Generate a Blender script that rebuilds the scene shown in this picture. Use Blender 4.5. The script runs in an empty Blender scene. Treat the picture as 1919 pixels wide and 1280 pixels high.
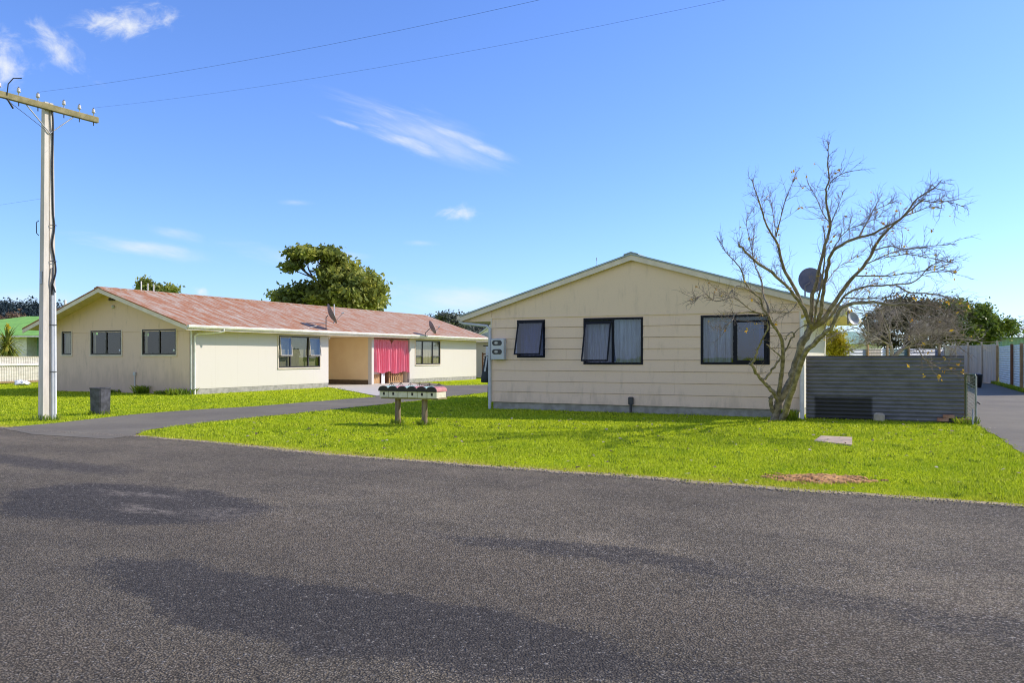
import bpy, math, random
import numpy as np
from mathutils import Vector, Matrix
random.seed(7); np.random.seed(7)
SC = bpy.context.scene
COL = SC.collection
R = math.radians
# ---------------------------------------------------------------- calibration (photograph 1919 x 1280)
F, CX, HZ, CH = 1500.0, 959.5, 668.0, 1.5
YAW = R(25.7)
E = Vector((math.cos(YAW), -math.sin(YAW), 0)); D = Vector((math.sin(YAW), math.cos(YAW), 0))
def ray(px, py): return Vector(((px-CX)/F, 1.0, (HZ-py)/F))
def at(px, py, Z):
    r = ray(px, py); return Vector((r.x*Z, Z, CH + r.z*Z))
def ground(px, py, z=0.0):
    Z = F*(CH-z)/(py-HZ); return Vector(((px-CX)/F*Z, Z, z))
def facade(px, py, O, y0=0.0):           # local (x, z) where the pixel's ray meets local plane y = y0
    r = ray(px, py); o = Vector((0, 0, CH)) - O
    t = (y0 - o.dot(D))/r.dot(D); p = o + r*t
    return p.dot(E), p.z
def side(px, py, O, x0=0.0):             # local (y, z) on local plane x = x0
    r = ray(px, py); o = Vector((0, 0, CH)) - O
    t = (x0 - o.dot(E))/r.dot(E); p = o + r*t
    return p.dot(D), p.z
# ---------------------------------------------------------------- objects
def thing(name, label, cat, loc=(0, 0, 0), rz=0.0, group=None):
    o = bpy.data.objects.new(name, None); COL.objects.link(o)
    o.empty_display_size = 0.2
    o.location = loc; o.rotation_euler = (0, 0, rz)
    o['label'] = label; o['category'] = cat
    if group: o['group'] = group
    return o
def tag(o, label, cat, group=None, kind=None):
    o['label'] = label; o['category'] = cat
    if group: o['group'] = group
    if kind: o['kind'] = kind
    return o
def copy_tree(o, parent=None):
    c = o.copy(); COL.objects.link(c)
    if parent: c.parent = parent
    for ch in [x for x in o.children]: copy_tree(ch, c)
    return c
class MB:
    def __init__(s): s.v = []; s.f = []; s.sm = []
    def add(s, vs, fs, smooth=False):
        b = len(s.v); s.v += [tuple(v) for v in vs]
        s.f += [tuple(b+i for i in f) for f in fs]; s.sm += [smooth]*len(fs); return s
    def box(s, x0, x1, y0, y1, z0, z1, M=None):
        vs = [Vector((x, y, z)) for z in (z0, z1) for y in (y0, y1) for x in (x0, x1)]
        if M is not None: vs = [M @ v for v in vs]
        return s.add(vs, [(0, 2, 3, 1), (4, 5, 7, 6), (0, 1, 5, 4), (2, 6, 7, 3), (0, 4, 6, 2), (1, 3, 7, 5)])
    def bbox(s, x0, x1, y0, y1, z0, z1, c=0.01, M=None):      # box with chamfered vertical + horizontal edges
        c = min(c, abs(x1-x0)*.45, abs(y1-y0)*.45, abs(z1-z0)*.45)
        rings = []
        for z, i in ((z0, c), (z0+c, 0), (z1-c, 0), (z1, c)):
            a0, a1, b0, b1 = x0+i, x1-i, y0+i, y1-i
            k = c
            rings.append([Vector(p) for p in ((a0+k, b0, z), (a1-k, b0, z), (a1, b0+k, z), (a1, b1-k, z), (a1-k, b1, z), (a0+k, b1, z), (a0, b1-k, z), (a0, b0+k, z))])
        vs = [v for r in rings for v in r]
        if M is not None: vs = [M @ v for v in vs]
        fs = [tuple(range(7, -1, -1)), tuple(range(24, 32))]
        for r in range(3):
            for i in range(8): fs.append((r*8+i, r*8+(i+1) % 8, r*8+8+(i+1) % 8, r*8+8+i))
        return s.add(vs, fs)
    def prism(s, poly, a0, a1, axis='y', M=None):             # poly of 2D points extruded along an axis
        n = len(poly); vs = []
        for a in (a0, a1):
            for p in poly:
                v = {'y': (p[0], a, p[1]), 'x': (a, p[0], p[1]), 'z': (p[0], p[1], a)}[axis]; vs.append(Vector(v))
        if M is not None: vs = [M @ v for v in vs]
        fs = [tuple(range(n-1, -1, -1)), tuple(range(n, 2*n))] + [(i, (i+1) % n, n+(i+1) % n, n+i) for i in range(n)]
        return s.add(vs, fs)
    def tube(s, pts, rad, n=8, cap=True, smooth=True):
        pts = [Vector(p) for p in pts]
        if not hasattr(rad, '__len__'): rad = [rad]*len(pts)
        vs = []; up = None
        for i, p in enumerate(pts):
            t = (pts[min(i+1, len(pts)-1)] - pts[max(i-1, 0)])
            t = t.normalized() if t.length > 1e-9 else Vector((0, 0, 1))
            if up is None:
                up = Vector((1, 0, 0)) if abs(t.x) < .8 else Vector((0, 1, 0))
            up = (up - t*up.dot(t)).normalized(); sd = t.cross(up)
            for k in range(n):
                a = 2*math.pi*k/n; vs.append(p + (up*math.cos(a)+sd*math.sin(a))*rad[i])
        m = len(pts); fs = []
        for i in range(m-1):
            for k in range(n): fs.append((i*n+k, i*n+(k+1) % n, (i+1)*n+(k+1) % n, (i+1)*n+k))
        s.add(vs, fs, smooth)
        if cap: s.add([vs[k] for k in range(n)], [tuple(range(n-1, -1, -1))]); s.add([vs[(m-1)*n+k] for k in range(n)], [tuple(range(n))])
        return s
    def lathe(s, prof, c=(0, 0, 0), n=16, M=None, smooth=True):
        vs = []
        for r_, z in prof:
            for k in range(n):
                a = 2*math.pi*k/n; vs.append(Vector((c[0]+r_*math.cos(a), c[1]+r_*math.sin(a), c[2]+z)))
        if M is not None: vs = [M @ v for v in vs]
        fs = []
        for i in range(len(prof)-1):
            for k in range(n): fs.append((i*n+k, i*n+(k+1) % n, (i+1)*n+(k+1) % n, (i+1)*n+k))
        return s.add(vs, fs, smooth)
    def build(s, name, m, parent=None, label=None):
        me = bpy.data.meshes.new(name); me.from_pydata(s.v, [], s.f)
        me.polygons.foreach_set('use_smooth', s.sm); me.update()
        o = bpy.data.objects.new(name, me); COL.objects.link(o)
        if m: me.materials.append(m)
        if parent: o.parent = parent
        if label: o['label'] = label
        return o
def np_mesh(name, V, Fc, m, parent=None, smooth=False):       # V (n,3), Fc (k,c) numpy
    me = bpy.data.meshes.new(name); V = np.asarray(V, dtype=np.float32); Fc = np.asarray(Fc, dtype=np.int32)
    k, c = Fc.shape
    me.vertices.add(len(V)); me.vertices.foreach_set('co', V.ravel())
    me.loops.add(k*c); me.loops.foreach_set('vertex_index', Fc.ravel())
    me.polygons.add(k); me.polygons.foreach_set('loop_start', np.arange(0, k*c, c, dtype=np.int32))
    me.polygons.foreach_set('loop_total', np.full(k, c, dtype=np.int32))
    if smooth: me.polygons.foreach_set('use_smooth', np.ones(k, dtype=bool))
    me.update(calc_edges=True); me.validate()
    o = bpy.data.objects.new(name, me); COL.objects.link(o)
    me.materials.append(m)
    if parent: o.parent = parent
    return o
# ---------------------------------------------------------------- materials
class NT:
    def __init__(s, tree): s.t = tree
    def n(s, typ, ins=None, **props):
        nd = s.t.nodes.new(typ)
        for k, v in props.items(): setattr(nd, k, v)
        for k, v in (ins or {}).items(): s.set(nd.inputs[k], v)
        return nd
    def set(s, sock, v):
        if isinstance(v, bpy.types.NodeSocket): s.t.links.new(v, sock)
        elif isinstance(v, bpy.types.Node): s.t.links.new(v.outputs[0], sock)
        else:
            if hasattr(sock.default_value, '__len__') and hasattr(v, '__len__') and len(v) == 3 and len(sock.default_value) == 4: v = (*v, 1)
            sock.default_value = v
    def math(s, op, a, b=0.0, c=None, clamp=False):
        nd = s.n('ShaderNodeMath', {0: a, 1: b}, operation=op, use_clamp=clamp)
        if c is not None: s.set(nd.inputs[2], c)
        return nd.outputs[0]
    def mix(s, f, a, b, mode='MIX'):
        nd = s.n('ShaderNodeMix', data_type='RGBA', blend_type=mode, clamp_factor=True)
        s.set(nd.inputs[0], f); s.set(nd.inputs[6], a); s.set(nd.inputs[7], b); return nd.outputs[2]
    def ramp(s, f, a, b):          # smoothstep a..b
        return s.n('ShaderNodeMapRange', {'Value': f, 'From Min': a, 'From Max': b}, interpolation_type='SMOOTHSTEP').outputs[0]
    def coord(s, kind='Object'): return s.n('ShaderNodeTexCoord').outputs[kind]
    def mapping(s, v, scale=(1, 1, 1), rot=(0, 0, 0), loc=(0, 0, 0)):
        return s.n('ShaderNodeMapping', {'Vector': v, 'Scale': scale, 'Rotation': rot, 'Location': loc}).outputs[0]
    def noise(s, v, scale, detail=4, rough=.55, dist=0.0, col=False):
        return s.n('ShaderNodeTexNoise', {'Vector': v, 'Scale': scale, 'Detail': detail, 'Roughness': rough, 'Distortion': dist}).outputs[1 if col else 0]
    def bump(s, h, st=.3, d=.01): return s.n('ShaderNodeBump', {'Height': h, 'Strength': st, 'Distance': d}).outputs[0]
def new_mat(name):
    m = bpy.data.materials.new(name); m.use_nodes = True
    t = m.node_tree; t.nodes.clear(); k = NT(t)
    out = k.n('ShaderNodeOutputMaterial')
    return m, k, out
def pbsdf(k, out, color, rough=.6, metal=0.0, spec=.5, normal=None):
    p = k.n('ShaderNodeBsdfPrincipled', {'Base Color': color, 'Roughness': rough, 'Metallic': metal, 'Specular IOR Level': spec})
    if normal is not None: k.set(p.inputs['Normal'], normal)
    k.t.links.new(p.outputs[0], out.inputs[0]); return p
def noisy(name, c1, c2, scale=3, rough=.6, metal=0, bump=0.0, stretch=(1, 1, 1), spec=.5, detail=5, lo=.35, hi=.65, bscale=None):
    m, k, out = new_mat(name); co = k.mapping(k.coord(), stretch)
    f = k.ramp(k.noise(co, scale, detail, .6), lo, hi)
    nb = None
    if bump: nb = k.bump(k.noise(co, bscale or scale*8, 4), bump, .01)
    pbsdf(k, out, k.mix(f, c1, c2), rough, metal, spec, nb); return m
def painted(name, base, dirt, streaks=.35, gr=None, lines=None):    # painted cladding with rain streaks and grime
    m, k, out = new_mat(name); co = k.coord()
    a = k.noise(k.mapping(co, (2.4, 2.4, .5)), 2.0, 5, .65)
    b = k.noise(co, .9, 4, .6)
    c = k.noise(co, 35, 3, .6)
    f = k.math('MULTIPLY', k.ramp(a, .5, .78), k.ramp(b, .38, .68))
    col = k.mix(k.math('MULTIPLY', f, streaks), base, dirt)
    col = k.mix(k.math('MULTIPLY', k.ramp(c, .5, .75), .1), col, dirt)
    if lines is not None:      # faint vertical panel joints along local axis
        sep = k.n('ShaderNodeSeparateXYZ', {0: co})
        w = k.math('PINGPONG', sep.outputs[lines[0]], lines[1]*.5)
        col = k.mix(k.math('MULTIPLY', k.math('LESS_THAN', w, .008), .22), col, dirt)
    if gr is not None:         # splash-back moss and mould low on the wall (its own ragged shape)
        sep = k.n('ShaderNodeSeparateXYZ', {0: co})
        h = k.math('ADD', sep.outputs[2], k.math('MULTIPLY', k.noise(k.mapping(co, (1.6, 1.6, .5)), 1.7, 5, .7), -2.6))
        col = k.mix(k.math('MULTIPLY', k.ramp(h, gr[1], gr[0]), gr[2]), col, dirt)
    pbsdf(k, out, col, .62, 0, .35, k.bump(k.noise(k.mapping(co, (60, 60, 18)), 1, 3), .12, .004)); return m
M = {}
M['cream_board'] = painted('cream_board', (.81, .605, .455), (.34, .26, .19), .5, gr=(-1.35, -.75, .3))
M['cream_gable'] = painted('cream_gable', (.80, .61, .45), (.34, .26, .19), .5)
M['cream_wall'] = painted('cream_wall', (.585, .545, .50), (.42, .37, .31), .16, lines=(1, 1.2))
M['cream_end'] = painted('cream_end', (.74, .545, .42), (.25, .18, .13), .5, gr=(-1.2, .1, .32))
M['tan_wall'] = noisy('tan_wall', (.86, .65, .38), (.82, .60, .34), 1.5, .6)
M['carport_paint'] = noisy('carport_paint', (.86, .76, .55), (.80, .70, .50), 2, .7)
M['pale_concrete'] = noisy('pale_concrete', (.52, .47, .41), (.45, .42, .38), 3, .9)
M['blind'] = noisy('blind', (.30, .30, .23), (.25, .25, .19), 2, .8)
M['verge'] = noisy('verge', (.40, .31, .19), (.26, .20, .12), 7, .95, bump=.5)
M['gravel'] = noisy('gravel', (.30, .26, .22), (.16, .14, .12), 40, .9)
M['trim_cream'] = noisy('trim_cream', (.74, .64, .52), (.64, .55, .44), 4, .5)
M['white_paint'] = noisy('white_paint', (.82, .80, .76), (.70, .67, .62), 5, .45)
M['soffit'] = noisy('soffit', (.76, .61, .43), (.68, .53, .36), 3, .7)
M['skirting'] = noisy('skirting', (.14, .09, .05), (.09, .06, .035), 6, .8)
M['concrete'] = noisy('concrete', (.36, .34, .32), (.25, .24, .22), 5, .9, bump=.4)
M['slab'] = noisy('slab', (.50, .385, .29), (.40, .30, .225), 6, .9, bump=.4)
M['pole_concrete'] = noisy('pole_concrete', (.68, .62, .55), (.55, .50, .44), 3, .85, bump=.3, stretch=(2, 2, .4), bscale=40)
M['dark_frame'] = noisy('dark_frame', (.006, .007, .014), (.009, .010, .018), 4, .55, spec=.2)
M['bronze_frame'] = noisy('bronze_frame', (.025, .02, .018), (.04, .032, .028), 4, .4)
M['sash_edge'] = noisy('sash_edge', (.42, .37, .32), (.34, .3, .26), 8, .4)
M['interior'] = noisy('interior', (.02, .02, .02), (.03, .028, .025), 2, .9)  # near-black colour stands in for the shade of an unlit room
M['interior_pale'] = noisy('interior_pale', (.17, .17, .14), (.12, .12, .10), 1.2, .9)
M['dark_metal'] = noisy('dark_metal', (.03, .03, .035), (.05, .05, .055), 8, .5)
M['black_cable'] = noisy('black_cable', (.012, .012, .014), (.02, .02, .022), 8, .5)
M['steel'] = noisy('steel', (.45, .45, .45), (.33, .33, .34), 12, .45, .6)
M['meter_grey'] = noisy('meter_grey', (.55, .57, .60), (.48, .50, .53), 4, .45)
M['dish_grey'] = noisy('dish_grey', (.20, .175, .18), (.15, .135, .14), 4, .5)
M['dish_dark'] = noisy('dish_dark', (.085, .085, .125), (.12, .115, .15), 6, .5)
M['dish_pale'] = noisy('dish_pale', (.38, .39, .42), (.25, .26, .29), 7, .5)
M['moss_wood'] = noisy('moss_wood', (.20, .17, .07), (.30, .25, .13), 6, .85, bump=.4, stretch=(1, 1, 1))
M['porcelain'] = noisy('porcelain', (.62, .58, .55), (.52, .48, .45), 6, .2)
M['post_wood'] = noisy('post_wood', (.16, .11, .07), (.28, .22, .15), 5, .9, bump=.5, stretch=(6, 6, .7))
M['timber'] = noisy('timber', (.34, .24, .13), (.22, .15, .08), 4, .85, bump=.4, stretch=(5, 5, .6))
M['pallet_wood'] = noisy('pallet_wood', (.48, .29, .13), (.36, .21, .10), 4, .85, stretch=(5, 5, .6))
M['brown_wood'] = noisy('brown_wood', (.16, .07, .035), (.10, .045, .025), 5, .8)
M['grey_board'] = noisy('grey_board', (.42, .365, .31), (.54, .47, .40), 2.0, .9, bump=.4, stretch=(4, 4, .3))
M['box_cream'] = noisy('box_cream', (.72, .68, .55), (.60, .56, .45), 8, .55)
M['roof_pink'] = noisy('roof_pink', (.50, .20, .20), (.38, .15, .15), 9, .55)
M['roof_teal'] = noisy('roof_teal', (.34, .50, .48), (.24, .38, .36), 9, .55)
M['black_wood'] = noisy('black_wood', (.018, .015, .015), (.035, .025, .025), 9, .7)
M['drum'] = noisy('drum', (.03, .03, .037), (.08, .08, .10), 6, .55, bump=.3)
M['brick'] = noisy('brick', (.38, .17, .11), (.45, .27, .19), 9, .9, bump=.5)
M['stone'] = noisy('stone', (.42, .35, .27), (.50, .43, .34), 8, .9, bump=.5)
M['canvas_dark'] = noisy('canvas_dark', (.022, .028, .032), (.035, .042, .046), 4, .75)
M['white_plastic'] = noisy('white_plastic', (.74, .75, .77), (.64, .65, .67), 3, .5)
M['black_plastic'] = noisy('black_plastic', (.012, .012, .014), (.02, .02, .022), 5, .45)
M['green_paint'] = noisy('green_paint', (.10, .14, .09), (.16, .19, .13), 9, .6)
M['green_roof'] = noisy('green_roof', (.25, .50, .10), (.20, .42, .08), 2, .6)
M['palegreen'] = noisy('palegreen', (.26, .42, .32), (.20, .34, .26), 3, .6)
M['bluegrey_panel'] = noisy('bluegrey_panel', (.22, .25, .31), (.30, .32, .36), 3, .7)
M['teal_panel'] = noisy('teal_panel', (.07, .14, .14), (.10, .17, .17), 3, .7)
M['soil'] = noisy('soil', (.34, .16, .055), (.50, .27, .10), 9, .95, bump=.8)
M['sticker'] = noisy('sticker', (.75, .78, .85), (.65, .7, .8), 9, .4)

def mat_leaf(name, cols, transl=.35, rough=.5, nscale=1.2):
    m, k, out = new_mat(name)
    rnd = k.n('ShaderNodeNewGeometry').outputs['Random Per Island']
    nz = k.noise(k.coord(), nscale, 3, .6)
    c = k.mix(rnd, cols[0], cols[1]); c = k.mix(k.ramp(nz, .35, .65), c, cols[2])
    p = k.n('ShaderNodeBsdfPrincipled', {'Base Color': c, 'Roughness': rough, 'Specular IOR Level': .3})
    tr = k.n('ShaderNodeBsdfTranslucent', {'Color': c})
    mx = k.n('ShaderNodeMixShader', {0: transl, 1: p.outputs[0], 2: tr.outputs[0]})
    k.t.links.new(mx.outputs[0], out.inputs[0]); return m
M['leaf_big'] = mat_leaf('leaf_big', ((.26, .31, .05), (.50, .48, .09), (.15, .19, .045)), .4, .5, .5)
M['leaf_pine'] = mat_leaf('leaf_pine', ((.03, .05, .06), (.05, .075, .08), (.035, .06, .075)), .1, .7, .05)
M['leaf_gum'] = mat_leaf('leaf_gum', ((.10, .12, .10), (.17, .18, .13), (.08, .10, .09)), .25, .6, .05)
M['leaf_citrus'] = mat_leaf('leaf_citrus', ((.14, .22, .03), (.27, .31, .04), (.07, .12, .03)), .4, .45, .8)
M['leaf_dark'] = mat_leaf('leaf_dark', ((.10, .09, .06), (.15, .14, .07), (.07, .065, .045)), .3, .6, .8)
M['leaf_yellow'] = mat_leaf('leaf_yellow', ((.60, .52, .03), (.75, .58, .04), (.42, .40, .03)), .45, .5, 2)
M['leaf_autumn'] = mat_leaf('leaf_autumn', ((.62, .36, .03), (.40, .17, .03), (.66, .45, .05)), .45, .5, 2)
M['leaf_fallen'] = mat_leaf('leaf_fallen', ((.22, .15, .08), (.55, .50, .42), (.12, .08, .04)), .1, .7, 3)
M['leaf_brown'] = mat_leaf('leaf_brown', ((.20, .12, .08), (.28, .18, .12), (.15, .10, .07)), .2, .7, .2)
M['leaf_yucca'] = mat_leaf('leaf_yucca', ((.22, .26, .04), (.55, .47, .09), (.12, .17, .03)), .3, .4, 2)
def mat_grass():
    m, k, out = new_mat('grass'); rnd = k.n('ShaderNodeNewGeometry').outputs['Random Per Island']; co = k.coord()
    c = k.mix(rnd, (.33, .42, .012), (.48, .54, .020))
    c = k.mix(k.math('GREATER_THAN', rnd, .84), c, (.74, .76, .07))
    c = k.mix(k.math('LESS_THAN', rnd, .22), c, (.14, .21, .010))
    c = k.mix(k.math('MULTIPLY', k.ramp(k.noise(co, 5.5, 4, .65), .55, .70), .55), c, (.16, .25, .012))
    c = k.mix(k.math('MULTIPLY', k.ramp(k.noise(co, .7, 4, .6), .45, .68), .5), c, (.24, .38, .010))
    c = k.mix(k.math('MULTIPLY', k.ramp(k.noise(co, 1.3, 4, .6), .60, .75), .35), c, (.66, .55, .14))
    rot = math.atan2(-7.05, 12.18); v = k.n('ShaderNodeSeparateXYZ', {0: k.mapping(co, (1, 1, 1), (0, 0, -rot))}).outputs[1]; v0 = 7.1*math.sin(rot) + 15*math.cos(rot)
    e = k.math('ADD', k.math('SUBTRACT', v, v0-.35), k.math('MULTIPLY', k.noise(co, 1.4, 4), .8))
    c = k.mix(k.math('MULTIPLY', k.ramp(e, 1.5, .3), .55), c, (.66, .60, .07))
    p = k.n('ShaderNodeBsdfPrincipled', {'Base Color': c, 'Roughness': .65, 'Specular IOR Level': .3})
    tr = k.n('ShaderNodeBsdfTranslucent', {'Color': c})
    mx = k.n('ShaderNodeMixShader', {0: .34, 1: p.outputs[0], 2: tr.outputs[0]}); k.t.links.new(mx.outputs[0], out.inputs[0]); return m
M['grass'] = mat_grass()
M['grass_old'] = mat_leaf('grass_old', ((.47, .53, .03), (.66, .66, .04), (.33, .42, .022)), .5, .7, .8)
M['weed_dark'] = mat_leaf('weed_dark', ((.12, .20, .012), (.20, .30, .015), (.09, .15, .01)), .3, .6, 2)
M['weed'] = mat_leaf('weed', ((.22, .33, .02), (.45, .48, .03), (.15, .23, .02)), .4, .5, 2)
M['bark_main'] = noisy('bark_main', (.33, .27, .20), (.14, .115, .08), 9, .9, bump=.8, bscale=45)
M['bark_twig'] = noisy('bark_twig', (.24, .18, .14), (.13, .10, .08), 5, .85)
M['bark_pale'] = noisy('bark_pale', (.42, .36, .30), (.28, .23, .19), 4, .85)
M['bark_dark'] = noisy('bark_dark', (.07, .055, .045), (.11, .09, .075), 4, .9)

def glass_mat(name, tint, refl, rough=.01):
    m, k, out = new_mat(name)
    tr = k.n('ShaderNodeBsdfTransparent', {'Color': tint})
    nb = k.bump(k.noise(k.coord(), 1.8, 2), .04, .02)
    gl = k.n('ShaderNodeBsdfGlossy', {'Color': (.9, .95, 1), 'Roughness': rough, 'Normal': nb})
    fr = k.n('ShaderNodeFresnel', {'IOR': 1.5})
    f = k.math('ADD', k.math('MULTIPLY', fr.outputs[0], 1.0), refl, clamp=True)
    f = k.math('MULTIPLY', f, k.math('SUBTRACT', 1.0, k.n('ShaderNodeNewGeometry').outputs['Backfacing']))
    mx = k.n('ShaderNodeMixShader', {0: f, 1: tr.outputs[0], 2: gl.outputs[0]})
    k.t.links.new(mx.outputs[0], out.inputs[0]); return m
M['glass'] = glass_mat('glass', (.82, .87, .95), .035)
M['glass_blue'] = glass_mat('glass_blue', (.42, .52, .78), .05, .03)
M['glass_dark'] = glass_mat('glass_dark', (.82, .82, .78), .03)

def curtain_mat(name, c1, c2, transl=.3):
    m, k, out = new_mat(name); co = k.coord()
    f = k.ramp(k.noise(k.mapping(co, (9, 9, .7)), 2.0, 4, .6), .3, .7)
    c = k.mix(f, c1, c2)
    d = k.n('ShaderNodeBsdfDiffuse', {'Color': c}); t = k.n('ShaderNodeBsdfTranslucent', {'Color': c})
    mx = k.n('ShaderNodeMixShader', {0: transl, 1: d.outputs[0], 2: t.outputs[0]})
    k.t.links.new(mx.outputs[0], out.inputs[0]); return m
M['net_curtain'] = curtain_mat('net_curtain', (.56, .55, .62), (.32, .31, .36))
M['cream_curtain'] = curtain_mat('cream_curtain', (.80, .74, .68), (.62, .56, .5))
M['pink_curtain'] = curtain_mat('pink_curtain', (.92, .33, .42), (.86, .22, .31), .2)

def roof_rust():
    m, k, out = new_mat('rusty_iron'); co = k.coord()
    sep = k.n('ShaderNodeSeparateXYZ', {0: co}); Y = sep.outputs[1]; X = sep.outputs[0]
    wob = k.math('MULTIPLY', k.math('SUBTRACT', k.noise(k.mapping(co, (1.2, 1.2, 1)), 1.6, 4, .7), .5), .14)
    yy = k.math('ADD', Y, wob)
    seam = k.math('PINGPONG', yy, .42)
    brk = k.ramp(k.noise(k.mapping(co, (.55, 1.6, 1)), 1.5, 4, .65), .36, .56)
    fad = k.math('ADD', k.math('MULTIPLY', k.ramp(Y, 19, 4), .75), .45)
    s = k.math('MULTIPLY', k.math('MULTIPLY', k.ramp(seam, .15, .04), brk), fad)
    hl = k.math('PINGPONG', k.math('ADD', X, k.math('MULTIPLY', k.noise(co, 2.2, 3), .2)), .85)
    h = k.math('MULTIPLY', k.ramp(hl, .10, .02), k.ramp(k.noise(co, 1.1, 3), .48, .66))
    pat = k.math('MULTIPLY', k.ramp(k.noise(k.mapping(co, (1.0, 3.2, 1)), 1.4, 6, .72), .38, .62), .95)
    rust = k.math('MAXIMUM', k.math('MAXIMUM', s, k.math('MULTIPLY', h, .7)), pat)
    base = k.mix(k.ramp(k.noise(k.mapping(co, (1, 5, 1)), 2.1, 5, .7), .35, .7), (.46, .38, .315), (.36, .26, .19))
    rc = k.mix(k.noise(co, 6, 4), (.43, .165, .060), (.26, .10, .045))
    col = k.mix(rust, base, rc)
    wave = k.math('SINE', k.math('MULTIPLY', Y, 2*math.pi/.076))
    pbsdf(k, out, col, .7, 0, .3, k.bump(wave, .45, .015)); return m
M['rusty_iron'] = roof_rust()
M['grey_iron'] = noisy('grey_iron', (.34, .40, .42), (.27, .32, .34), 3, .5, .2)

def fence_iron(name, c1, c2, patch=None, rough=.55, metal=.25):
    m, k, out = new_mat(name); co = k.coord()
    f = k.ramp(k.noise(k.mapping(co, (.8, .8, 3)), 2.3, 5, .7), .35, .7)
    col = k.mix(f, c1, c2)
    if patch:
        sep = k.n('ShaderNodeSeparateXYZ', {0: k.n('ShaderNodeVectorMath', {0: co, 1: k.n('ShaderNodeVectorMath', {0: k.noise(co, 5, 3, col=True), 'Scale': .05}, operation='SCALE').outputs[0]}, operation='ADD').outputs[0]})
        x, z = sep.outputs[0], sep.outputs[2]
        e = .035
        a = k.math('MULTIPLY', k.ramp(x, patch[0]-e, patch[0]+e), k.ramp(x, patch[1]+e, patch[1]-e))
        b = k.math('MULTIPLY', k.ramp(z, patch[2]-e, patch[2]+e), k.ramp(z, patch[3]+e, patch[3]-e))
        col = k.mix(k.math('MULTIPLY', k.math('MULTIPLY', a, b), .82), col, (.022, .021, .019))
    pbsdf(k, out, col, rough, metal, .4, k.bump(k.noise(co, 30, 3), .08, .004)); return m

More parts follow.
